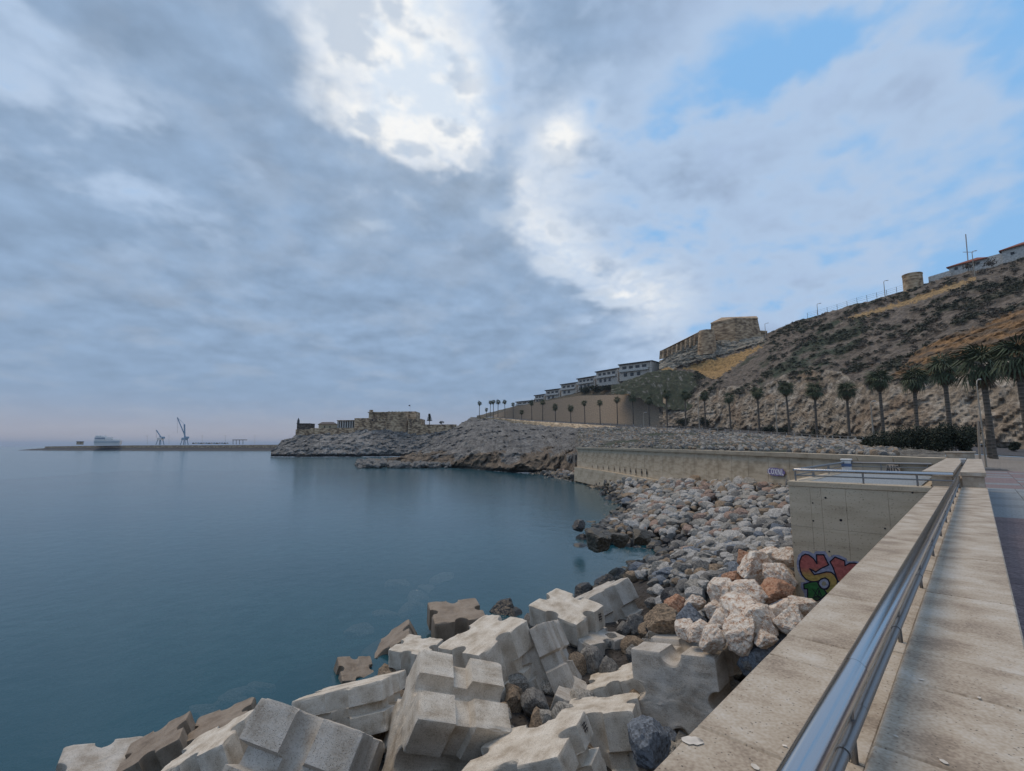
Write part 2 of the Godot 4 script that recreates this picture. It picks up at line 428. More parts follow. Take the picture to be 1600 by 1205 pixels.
# ---------------------------------------------------------------- parapet, railings, lookout
func slab(parent: Node3D, called: String, t0: float, t1: float, s0: float, s1: float, y0: float, y1: float, m: String, ch := 0.012) -> void:
	var b := Mb.new()
	b.box(Transform3D(wbasis(), Vector3.ZERO), Vector3(t1 - t0, y1 - y0, s1 - s0), ch, Vector2(rng.randf() * 5.0, rng.randf() * 5.0))
	for i in b.uv.size(): b.uv[i] = Vector2(b.uv[i].y, b.uv[i].x)       # the veins run across the wall
	var o := part(called, b.mesh(mats[m]), parent)
	o.position = W((t0 + t1) / 2, (s0 + s1) / 2, (y0 + y1) / 2) - parent.position
func coping_run(parent: Node3D, t0: float, t1: float, s0: float, s1: float, y: float, thick: float, cuts: Array) -> void:
	var t := t0
	for c: float in cuts + [t1]:
		if c <= t0 or c > t1: continue
		slab(parent, "coping_slab", t + 0.0015, c - 0.0015, s0, s1, y - thick, y + rng.randf_range(-0.002, 0.002), "travertine", 0.008)
		t = c
func bar(parent: Node3D, called: String, pts: Array, r: float, m: String, sides := 16) -> MeshInstance3D:
	var b := Mb.new()
	var rr := []
	for p in pts: rr.append(r)
	b.tube(pts, rr, sides)
	return wpart(called, b, mats[m], parent)
func make_parapet() -> void:
	var end := 14.4
	var o := thing("parapet_wall", "low travertine-capped parapet on the sea side of the long handrail", "wall", W(6, 0.6, WALK), "")
	slab(o, "wall_core", -3.0, end, 0.42, 0.72, 0.6, COPE - 0.07, "travertine", 0.0)
	coping_run(o, -3.0, end, 0.405, 0.772, COPE, 0.068, [-1.0, 0.8, 1.72, 2.50, 2.80, 3.7, 4.8, 6.2, 7.6, 9.0, 10.4, 11.8, 13.2])
	o = thing("parapet_wall", "low travertine-capped parapet between the long handrail and the paved promenade", "wall", W(6, 0.1, WALK), "")
	slab(o, "wall_core", -3.0, end, -0.04, 0.285, WALK - 0.3, COPE - 0.07, "travertine", 0.0)
	coping_run(o, -3.0, end, -0.085, 0.322, COPE, 0.068, [-1.0, 0.75, 2.0, 2.60, 2.98, 4.2, 5.6, 7.0, 8.4, 9.8, 11.2, 12.6])
	o = thing("gutter_ledge", "narrow sunken stone ledge under the long handrail", "ledge", W(6, 0.37, WALK))
	var t := -3.0
	for c: float in [0.9, 1.9, 2.24, 3.0, 3.9, 5.0, 6.4, 8.0, 9.6, 11.2, 12.8, end]:
		slab(o, "ledge_stone", t + 0.003, c - 0.003, 0.328, 0.404, WALK, COPE - 0.022 - rng.randf() * 0.008, "travertine", 0.004)
		t = c
	# long handrail
	o = thing("handrail", "long polished steel handrail along the parapet gap", "railing", W(6, 0.36, COPE))
	var hs := 0.358
	var prev := -3.0
	for c: float in [-0.6, 2.02, 5.0, 8.0, 11.0, end + 0.02]:
		bar(o, "top_rail", [W(prev + 0.001, hs, COPE + 0.2), W(c - 0.001, hs, COPE + 0.2)], 0.038, "steel", 32)
		bar(o, "lower_rail", [W(prev + 0.001, hs - 0.012, COPE + 0.083), W(c - 0.001, hs - 0.012, COPE + 0.083)], 0.016, "steel_dull", 18)
		prev = c
	for k in 13:
		var pt := -0.6 + 1.25 * k
		if pt > end: break
		var p := bar(o, "post", [W(pt, hs - 0.004, COPE - 0.03), W(pt, hs, COPE + 0.17)], 0.010, "steel_dull", 10)
		p.set_meta("label", "thin steel post")
		bar(o, "sleeve", [W(pt - 0.19, hs - 0.012, COPE + 0.083), W(pt - 0.17, hs - 0.012, COPE + 0.083)], 0.019, "steel_dull", 16)
	var splash := thing("bird_droppings", "dried white splashes on the travertine copings", "stain", W(2.0, 0.6, COPE + 0.003))
	for q in [[1082, 1157, 0.028], [1180, 1198, 0.012], [1440, 1062, 0.008], [1475, 1190, 0.010], [1530, 1090, 0.007], [1226, 1165, 0.006], [1400, 1150, 0.006]]:
		var sp := Mb.new()
		var mid := at_y(q[0], q[1], COPE + 0.0045)
		var rim := []
		for k in 14: rim.append(mid + Vector3(cos(TAU * k / 14.0), 0, sin(TAU * k / 14.0)) * float(q[2]) * (1.0 + 0.22 * sin(k * 0.9 + q[0]) + 0.08 * sin(k * 2.7)))
		for k in 14: sp.tri(mid, rim[(k + 1) % 14], rim[k])
		wpart("splash", sp, mats["plaster"], splash)
	# raised parapet beyond the lookout
	o = thing("raised_parapet", "raised double parapet with two travertine copings behind the lookout rail", "wall", W(21, 0.3, WALK))
	slab(o, "wall_core", end + 0.02, 27.0, 0.46, 0.80, 0.6, COPE2 - 0.09, "travertine", 0.0)
	slab(o, "wall_core", end, 26.0, -0.06, 0.30, WALK - 0.3, COPE2 - 0.09, "travertine", 0.01)
	coping_run(o, end - 0.02, 27.0, 0.42, 0.95, COPE2, 0.09, [16.4, 18.6, 20.8, 23.0, 25.0])
	coping_run(o, end - 0.03, 26.0, -0.09, 0.32, COPE2, 0.09, [16.0, 18.0, 20.0, 22.0, 24.0])
	slab(o, "gutter_stone", end + 0.05, 26.0, 0.302, 0.458, WALK, COPE2 - 0.14, "travertine", 0.0)
	o = thing("end_pier", "squat stone pier closing the raised parapet beside the dark shrubs", "pier", W(27.3, 0.2, WALK))
	slab(o, "pier_body", 26.9, 27.5, 0.1, 0.95, WALK - 0.1, COPE2 + 0.20, "travertine", 0.01)
	slab(o, "pier_cap", 26.84, 27.56, 0.05, 1.01, COPE2 + 0.203, COPE2 + 0.27, "travertine", 0.01)
	o = thing("lamp_socket", "small white-capped lamp stub between the raised copings", "lamp stub", W(22.0, 0.38, COPE2 - 0.14))
	bar(o, "stub", [W(22.0, 0.38, COPE2 - 0.14), W(22.0, 0.38, COPE2 + 0.06)], 0.06, "galvanised", 12)
	bar(o, "cap", [W(22.0, 0.38, COPE2 + 0.062), W(22.0, 0.38, COPE2 + 0.11)], 0.09, "white_paint", 12)

func make_lookout() -> void:
	var t0 := 13.9; var t1 := 20.7; var s1 := 3.55
	var o := thing("lookout_platform", "square concrete lookout projecting from the parapet, painted with a big letter S", "lookout", W(17, 2.2, 1.6))
	var b := Mb.new()
	# front face as cast panels with recessed joints
	var su := [0.86, 1.55, 2.35, 2.85, 3.08, 3.55]
	var ys := [1.2, 3.35, 4.55, 5.52]
	for i in su.size() - 1:
		for j in ys.size() - 1:
			slab(o, "cast_panel", t0, t0 + 0.3, su[i] + (0.002 if i > 0 else 0.0), su[i + 1] - 0.002, ys[j] + 0.002, ys[j + 1] - 0.002, "cast_wall", 0.004)
	slab(o, "wall_core", t0 + 0.012, t1, 0.87, s1 - 0.012, 0.8, COPE - 0.05, "cast_old", 0.0)
	var sd := [t0 + 0.31, 16.2, 18.5, t1 + 0.01]
	for i in 3: slab(o, "cast_panel", sd[i] + 0.004, sd[i + 1] - 0.004, s1 - 0.3, s1, 1.2, 5.52, "cast_wall", 0.004)
	slab(o, "rim", t0 - 0.015, t0 + 0.35, 0.79, s1 + 0.015, 5.525, COPE, "cast_wall", 0.012)
	slab(o, "rim", t0 + 0.352, t1 + 0.015, s1 - 0.35, s1 + 0.015, 5.525, COPE, "cast_wall", 0.012)
	slab(o, "rim", t1 - 0.35, t1 + 0.012, 1.0, s1 - 0.352, 5.525, COPE, "cast_wall", 0.012)
	slab(o, "floor_slab", t0 + 0.352, t1 - 0.352, 1.0, s1 - 0.353, 5.5, COPE - 0.02, "paver_blue", 0.0)
	slab(o, "footing", t0 - 0.38, t1, 0.9, s1 + 0.32, 0.6, 1.9, "cast_old", 0.03)
	for q in [[1290, 778, 0.025], [1314, 813, 0.03], [1296, 862, 0.02], [1270, 786, 0.018], [1271, 814, 0.02], [1426, 770, 0.02], [1383, 826, 0.02]]:   # old tie holes
		var p := on_plane(q[0], q[1], W(t0, 0, 0), wd)
		bar(o, "tie_hole", [p - wd * 0.006, p + wd * 0.02], q[2], "black_paint", 10)
	# railing of the lookout
	o = thing("lookout_railing", "steel tube railing round the concrete lookout", "railing", W(17, 2.2, COPE))
	var y := COPE + 0.27
	var c := [W(t0 + 0.15, 0.42, y), W(t0 + 0.15, s1 - 0.12, y), W(t1 - 0.15, s1 - 0.12, y), W(t1 - 0.15, 1.1, y)]
	for i in 3:
		bar(o, "top_rail", [c[i], c[i + 1]], 0.042 if i == 0 else 0.035, "steel" if i == 0 else "steel_dull", 18)
		bar(o, "lower_rail", [c[i] - Vector3(0, 0.13, 0), c[i + 1] - Vector3(0, 0.13, 0)], 0.017, "steel_dull", 10)
	for q in [[t0 + 0.15, s1 - 0.14], [t0 + 0.15, 2.0], [t0 + 0.15, 1.02], [16.0, s1 - 0.12], [18.0, s1 - 0.12], [t1 - 0.15, 2.4], [t1 - 0.15, 1.2]]:
		bar(o, "post", [W(q[0], q[1], COPE - 0.02), W(q[0], q[1], y)], 0.02 if q[1] < s1 - 0.13 else 0.034, "steel_dull", 10)
	o = thing("corner_post", "short white post with a dark blue panel at the far lookout corner", "post", W(t1 - 0.2, s1 - 0.2, COPE))
	slab(o, "post_body", t1 - 0.32, t1 - 0.06, s1 - 0.32, s1 - 0.06, COPE, COPE + 0.34, "white_paint", 0.02)
	slab(o, "panel", t1 - 0.325, t1 - 0.055, s1 - 0.325, s1 - 0.055, COPE + 0.13, COPE + 0.24, "blue_paint", 0.0)
	slab(o, "cap", t1 - 0.35, t1 - 0.03, s1 - 0.35, s1 - 0.03, COPE + 0.343, COPE + 0.40, "white_paint", 0.02)

func graffiti() -> void:
	var o := W(13.9, 0, 0)
	var root := thing("graffiti", "big outlined letter S in red, yellow and green spray paint on the lookout wall", "graffiti", W(13.9, 2.6, 2.6))
	var px := func(x: float, y: float, lift: float) -> Vector3:
		return on_plane(1220.0 + x / 10.957, 840.0 + y / 10.957, o - wd * lift, wd)
	var fill := func(called: String, poly: PackedVector2Array, lift: float, shade: Callable) -> void:
		var b := Mb.new()
		for k in 34:
			var y0 := 200.0 + k * 30.0
			var band := PackedVector2Array([Vector2(0, y0), Vector2(1700, y0), Vector2(1700, y0 + 30), Vector2(0, y0 + 30)])
			for piece: PackedVector2Array in Geometry2D.intersect_polygons(poly, band):
				var ts := Geometry2D.triangulate_polygon(piece)
				b.col = shade.call(y0 + 15.0)
				for i in range(0, ts.size(), 3):
					b.tri(px.call(piece[ts[i]].x, piece[ts[i]].y, lift), px.call(piece[ts[i + 1]].x, piece[ts[i + 1]].y, lift), px.call(piece[ts[i + 2]].x, piece[ts[i + 2]].y, lift))
		wpart(called, b, mats["graffiti_paint"], root)
	var stroke := func(called: String, pts: Array, w: float, lift: float, cc: Color) -> void:
		var b := Mb.new(); b.col = cc
		for i in pts.size() - 1:
			var p: Vector2 = pts[i]; var q: Vector2 = pts[i + 1]
			var s := (q - p).normalized().orthogonal() * w; var e := (q - p).normalized() * w * 0.6
			p -= e; q += e
			b.quad(px.call(p.x + s.x, p.y + s.y, lift + i * 0.00002), px.call(q.x + s.x, q.y + s.y, lift + i * 0.00002), px.call(q.x - s.x, q.y - s.y, lift + i * 0.00002), px.call(p.x - s.x, p.y - s.y, lift + i * 0.00002))
		wpart(called, b, mats["graffiti_paint"], root)
	var P := func(a: Array) -> PackedVector2Array:
		var r := PackedVector2Array()
		for i in range(0, a.size(), 2): r.append(Vector2(a[i], a[i + 1]))
		return r
	var halo: PackedVector2Array = P.call([270, 430, 300, 300, 380, 230, 480, 235, 560, 280, 600, 235, 760, 235, 830, 340, 900, 295, 1000, 300, 1130, 360, 1140, 410, 1290, 405, 1420, 440, 1420, 600, 1280, 750, 1000, 900, 800, 1040, 700, 1085, 420, 1075, 400, 950, 340, 860, 345, 770, 440, 760, 350, 670, 290, 560])
	var S: PackedVector2Array = P.call([620, 450, 610, 295, 735, 295, 820, 470, 690, 530, 600, 590, 495, 535, 575, 640, 680, 615, 780, 590, 860, 595, 920, 640, 970, 740, 960, 850, 900, 930, 790, 960, 740, 890, 790, 885, 830, 840, 835, 780, 810, 720, 760, 690, 690, 715, 640, 750, 560, 755, 500, 750, 430, 715, 370, 650, 335, 570, 320, 480, 325, 400, 360, 320, 420, 285, 480, 300, 560, 360])
	var K: PackedVector2Array = P.call([845, 415, 930, 335, 1095, 400, 1100, 485, 1180, 440, 1270, 440, 1400, 470, 1380, 560, 1250, 700, 1100, 800, 975, 745, 940, 640, 900, 520])
	var G: PackedVector2Array = P.call([395, 800, 540, 760, 620, 755, 660, 820, 700, 870, 740, 890, 790, 965, 700, 1040, 640, 1075, 460, 1075, 460, 880, 400, 880])
	var ring := PackedVector2Array(); var core := PackedVector2Array()
	for k in 20:
		ring.append(Vector2(740, 790) + Vector2.from_angle(TAU * k / 20) * 93.0)
		core.append(Vector2(740, 790) + Vector2.from_angle(TAU * k / 20) * 40.0)
	var lilac := Color(0.33, 0.35, 0.50)
	var red := Color(0.48, 0.13, 0.12); var yel := Color(0.50, 0.35, 0.10); var grn := Color(0.035, 0.18, 0.05)
	fill.call("halo", halo, 0.003, func(y: float) -> Color: return lilac)
	var warm := func(y: float) -> Color: return red.lerp(yel, smoothstep(500.0, 690.0, y)).lerp(Color(0.30, 0.30, 0.08), smoothstep(760.0, 950.0, y))
	fill.call("letter_fill", S, 0.005, warm)
	fill.call("letter_fill", K, 0.005, func(y: float) -> Color: return red.lerp(yel, smoothstep(640.0, 900.0, y)))
	fill.call("green_fill", G, 0.006, func(y: float) -> Color: return grn.lerp(Color(0.10, 0.24, 0.09), smoothstep(950.0, 1075.0, y)))
	fill.call("ring", ring, 0.007, func(y: float) -> Color: return Color(0.40, 0.42, 0.54))
	fill.call("ring_core", core, 0.009, func(y: float) -> Color: return Color(0.36, 0.33, 0.24))
	var ink := Color(0.012, 0.008, 0.03)
	for e: PackedVector2Array in [S, K, G, ring]:
		var pts := []
		for p in e: pts.append(p)
		pts.append(e[0])
		stroke.call("outline", pts, 11.0, 0.011, ink)
	stroke.call("tag_scrawl", [Vector2(545, 885), Vector2(640, 1010), Vector2(650, 910), Vector2(700, 1000), Vector2(640, 860), Vector2(560, 1030), Vector2(700, 1005)], 6.0, 0.013, ink)
	stroke.call("tag_scrawl", [Vector2(540, 1035), Vector2(600, 1010), Vector2(690, 1030), Vector2(560, 1050)], 5.0, 0.013, ink)

# ---------------------------------------------------------------- sea wall round the bay
func wall_path() -> Array:
	var a := []
	for q in [[1478, 21.2], [1440, 21.0], [1370, 23.5], [1300, 27.5], [1225, 32.5], [1150, 38.5], [1075, 48.0], [1000, 60.0], [950, 72.0], [903, 86.0]]:
		var p := at(q[0], 694, q[1])
		a.append(Vector3(p.x, 0, p.z))
	return a
func along(path: Array, s: float) -> Vector3:
	for i in path.size() - 1:
		var l: float = path[i].distance_to(path[i + 1])
		if s <= l or i == path.size() - 2: return path[i].lerp(path[i + 1], s / l)
		s -= l
	return path[-1]
func make_sea_wall() -> void:
	var c := Curve3D.new()
	var pts := wall_path()
	pts[0] = W(26.6, 0.75, 0)
	for i in pts.size():
		var tg: Vector3 = (pts[min(i + 1, pts.size() - 1)] - pts[max(i - 1, 0)]) / 6.0
		c.add_point(pts[i], -tg, tg)
	var total := c.get_baked_length()
	var o := thing("sea_wall", "long curving concrete sea wall with an overhanging coping round the stony bay", "wall", Vector3(pts[5].x, 1.0, pts[5].z))
	var s := 0.0
	var k := 0
	var side := func(a: Vector3, b: Vector3) -> Vector3:
		var d := (b - a).normalized()
		return Vector3(d.z, 0, -d.x)                       # towards the sea
	while s < total - 0.5:
		var l := minf(2.45, total - s)
		var a := c.sample_baked(s); var e := c.sample_baked(s + l)
		var a2 := c.sample_baked(s + 0.02); var e2 := c.sample_baked(s + l - 0.02)
		var n: Vector3 = side.call(a, e)
		if n.x > 0: n = -n
		var yb := lerpf(0.9, 0.4, s / total)
		var b := Mb.new()
		for q in [[-0.35, 0.12, 1.9, COPE2 - 0.26, 0.0], ]:
			var A := [a2 + n * -0.35, e2 + n * -0.35, e2 + n * 0.12, a2 + n * 0.12]
			var lo := []; var hi := []
			for p: Vector3 in A:
				lo.append(p + Vector3(0, yb, 0)); hi.append(p + Vector3(0, COPE2 - 0.27, 0))
			lo[2] += n * 0.18; lo[3] += n * 0.18
			b.prism(lo, hi)
		wpart("wall_panel", b, mats["cast_old"], o)
		if k % 1 == 0:
			b = Mb.new()
			var A := [a2 + n * -0.5, e2 + n * -0.5, e2 + n * 0.42, a2 + n * 0.42]
			var lo := []; var hi := []
			for p: Vector3 in A:
				lo.append(p + Vector3(0, COPE2 - 0.27, 0)); hi.append(p + Vector3(0, COPE2 + 0.003 * (k % 3), 0))
			lo[2] += n * -0.08; lo[3] += n * -0.08
			b.prism(lo, hi)
			b.quad(lo[0], lo[1], lo[2], lo[3])
			wpart("coping_slab", b, mats["cast_wall"], o)
		s += l; k += 1
	# low footing step at the far end
	var b := Mb.new()
	for i in 16:
		var a := c.sample_baked(total - 40.0 + i * 2.5); var e := c.sample_baked(total - 40.0 + (i + 1) * 2.5)
		var n: Vector3 = side.call(a, e)
		if n.x > 0: n = -n
		b.prism([a + n * 0.2 + Vector3(0, 0.2, 0), e + n * 0.2 + Vector3(0, 0.2, 0), e + n * 0.8 + Vector3(0, 0.2, 0), a + n * 0.8 + Vector3(0, 0.2, 0)], [a + n * 0.2 + Vector3(0, 2.6, 0), e + n * 0.2 + Vector3(0, 2.6, 0), e + n * 0.75 + Vector3(0, 2.6, 0), a + n * 0.75 + Vector3(0, 2.6, 0)])
	wpart("footing", b, mats["cast_old"], o)
	# spray tags on the wall
	for q in [["COXNL", 1213.0, 737.5, 0.40, Color(0.62, 0.62, 0.68), Color(0.16, 0.13, 0.29), "white and violet spray-painted tag on the sea wall beside the lookout"], ["AUS", 1396.0, 733.0, 0.30, Color(0.03, 0.03, 0.035), Color(0.42, 0.36, 0.30), "black scrawled tag on the sea wall above red lettering"], ["USER", 1396.0, 742.5, 0.28, Color(0.34, 0.10, 0.07), Color(0.45, 0.42, 0.38), "red and white spray-painted lettering low on the sea wall"], ["12", 1459.0, 746.0, 0.26, Color(0.10, 0.32, 0.48), Color(0.36, 0.32, 0.27), "small light blue tag on the sea wall beside the raised parapet"]]:
		tag_on_wall(c, total, q)
	# row of little black figures stencilled on the far part
	for i in 11:
		var u := 928.0 + i * 8.6
		var spot := wall_spot(c, total, u)
		var base: Vector3 = spot[0]; var n: Vector3 = spot[1]; var r: Vector3 = spot[2]
		var g := thing("stencil_figure", "little black standing figure in a stencilled row on the far sea wall", "stencil", base + Vector3(0, 2.9, 0) + n * 0.005, "stencilled figures on the sea wall")
		var sc := 0.42 + 0.02 * i
		b = Mb.new()
		for e in [[0.0, 0.0, 0.12, 0.62], [0.0, 0.5, 0.3, 0.62], [0.0, 1.2, 0.2, 0.24]]:
			var m := base + n * 0.3 + Vector3(0, 2.7 + float(e[1]) * sc, 0) + r * float(e[0])
			b.quad(m - r * float(e[2]) * sc, m + r * float(e[2]) * sc, m + r * float(e[2]) * sc * 0.8 + Vector3(0, e[3] * sc, 0), m - r * float(e[2]) * sc * 0.8 + Vector3(0, e[3] * sc, 0))
		wpart("figure", b, mats["black_paint"], g)
func wall_spot(c: Curve3D, total: float, u: float) -> Array:
	var best := 0.0; var err := 1e9
	for i in 400:
		var p := c.sample_baked(total * i / 400.0)
		var l := cam.transform.affine_inverse() * (p + Vector3(0, 4, 0))
		var e := absf(800.0 + F * l.x / -l.z - u)
		if e < err: err = e; best = total * i / 400.0
	var a := c.sample_baked(best - 0.4); var e := c.sample_baked(best + 0.4)
	var r := (e - a).normalized()
	var n := Vector3(r.z, 0, -r.x)
	if n.x > 0: n = -n
	r = Vector3.UP.cross(n)
	return [c.sample_baked(best), n, r]
func tag_on_wall(c: Curve3D, total: float, q: Array) -> void:
	var spot := wall_spot(c, total, q[1])
	var n: Vector3 = spot[1]; var r: Vector3 = spot[2]
	var p := on_plane(q[1], q[2], spot[0] + n * 0.27, n)
	var o := thing("wall_tag", q[6], "graffiti", p, "", Basis(r, Vector3.UP, n))
	var f := SystemFont.new(); f.font_names = PackedStringArray(["Droid Sans"]); f.font_weight = 700
	var t := TextMesh.new(); t.text = q[0]; t.font = f; t.font_size = 64; t.pixel_size = float(q[3]) / 48.0; t.depth = 0.01
	var m := plain("tag_paint_" + str(q[0]).to_lower(), Color(q[4]).linear_to_srgb(), 0.7)
	t.material = m
	var l := part("lettering", t, o); l.position = Vector3(0, 0, 0.045)
	var w: float = t.get_aabb().size.x; var h: float = t.get_aabb().size.y
	var b := Mb.new()
	var ring := []; var top := []
	for k in 22:
		var a := TAU * k / 22.0
		var e := Vector3(cos(a) * w * 0.62, sin(a) * h * 0.75, 0) * (1.0 + 0.16 * sin(k * 2.7))
		e.x = clampf(e.x, -w * 0.58, w * 0.58); e.y = clampf(e.y, -h * 0.68, h * 0.68)
		ring.append(e); top.append(e + Vector3(0, 0, 0.012))
	b.prism(ring, top)
	var back := part("backing", b.mesh(plain("tag_back_" + str(q[0]).to_lower(), Color(q[5]).linear_to_srgb(), 0.8)), o)
	back.position = Vector3(0, 0, 0.02)

# ---------------------------------------------------------------- promenade and road
func make_promenade() -> void:
	var b := Mb.new()
	b.quad(W(-6, -0.03, WALK - 0.05), W(60, -0.03, WALK - 0.05), W(60, -22, WALK - 0.05), W(-6, -22, WALK - 0.05))
	b.quad(W(27.6, -0.03, WALK - 0.05), W(60, -0.03, WALK - 0.05), W(60, 6, WALK - 0.05), W(27.6, 6, WALK - 0.05))
	var o := ground("promenade", b, mats["joint"])
	var made := {}
	var count := 0
	var lay := func(t0: float, t1: float, s0: float, s1: float, m: String) -> void:
		var key := "%.2f_%.2f_%s" % [t1 - t0, s1 - s0, m]
		if not made.has(key):
			var q := Mb.new()
			q.box(Transform3D(wbasis(), Vector3.ZERO), Vector3(t1 - t0 - 0.012, 0.06, s1 - s0 - 0.012), 0.006)
			made[key] = q.mesh(mats[m])
		var e := part("paver", made[key], o)
		e.position = W((t0 + t1) / 2, -(s0 + s1) / 2, WALK - 0.03 + rng.randf_range(-0.003, 0.003))
	var t := 3.4
	while t < 17.2:                                             # mauve brick pavers
		for k in 5:
			lay.call(t, t + 0.40, 0.05 + k * 0.7, 0.75 + k * 0.7, "paver_mauve" if (k + int(t * 3.0)) % 4 else "paver_mauve_dark")
		t += 0.40
	while t < 27.5:                                             # pale blue band
		for k in 7: lay.call(t, t + 0.9, 0.05 + k * 0.9, 0.95 + k * 0.9, "paver_blue" if (k * 3 + int(t * 2.0)) % 5 else "paver_blue_dark")
		t += 0.9
	while t < 44.0:
		for k in 6:
			lay.call(t, t + 1.2, 0.05 + k * 1.2, 1.25 + k * 1.2, "paver_mauve" if (k + int(t)) % 3 else "paver_blue_dark")
		t += 1.2

# ---------------------------------------------------------------- terrain lofts
# rows: arrays of [column, row, distance], each sorted by column
func row_at(row: Array, u: float) -> Vector3:
	if u <= row[0][0]: return at(u, row[0][1], row[0][2])
	for i in row.size() - 1:
		if u <= row[i + 1][0]:
			var t: float = (u - float(row[i][0])) / (float(row[i + 1][0]) - float(row[i][0]))
			return at(u, lerpf(row[i][1], row[i + 1][1], t), lerpf(row[i][2], row[i + 1][2], t))
	return at(u, row[-1][1], row[-1][2])
func seen(p: Vector3) -> Vector2:
	var l := cam.transform.affine_inverse() * p
	return Vector2(800.0 + F * l.x / -l.z, 602.5 - F * l.y / -l.z)
func loft(rows: Array, u0: float, u1: float, nu: int, subs: Array, shape: Callable, colour: Callable) -> Mb:
	var b := Mb.new()
	var nv := 1
	for s: int in subs: nv += s
	for i in nu + 1:
		var u := lerpf(u0, u1, float(i) / nu)
		var ring := []
		for r: Array in rows: ring.append(row_at(r, u))
		for k in subs.size():
			for j in subs[k]:
				var t = float(j) / subs[k]
				var p: Vector3 = ring[k].lerp(ring[k + 1], t)
				var uv := Vector2(u, k + t)
				var q: Vector3 = shape.call(p, uv)
				b.col = colour.call(q, p, uv)
				b.vert(q)
		var pe: Vector3 = ring[-1]
		var ue := Vector2(u, subs.size())
		var qe: Vector3 = shape.call(pe, ue)
		b.col = colour.call(qe, pe, ue)
		b.vert(qe)
	for i in nu:
		for j in nv - 1:
			var q := i * nv + j
			b.ix.append_array([q, q + 1, q + nv, q + 1, q + nv + 1, q + nv])
	return b
func facets(b: Mb) -> Mb:                      # every face on its own, for broken rock
	var o := Mb.new()
	for k in b.ix:
		o.col = b.c[k]
		o.vert(b.v[k])
		o.ix.append(o.ix.size())
	return o
func ridged(p: Vector3, f: float) -> float:
	return 1.0 - 2.0 * absf(nz.get_noise_3d(p.x * f, p.y * f * 1.4, p.z * f))

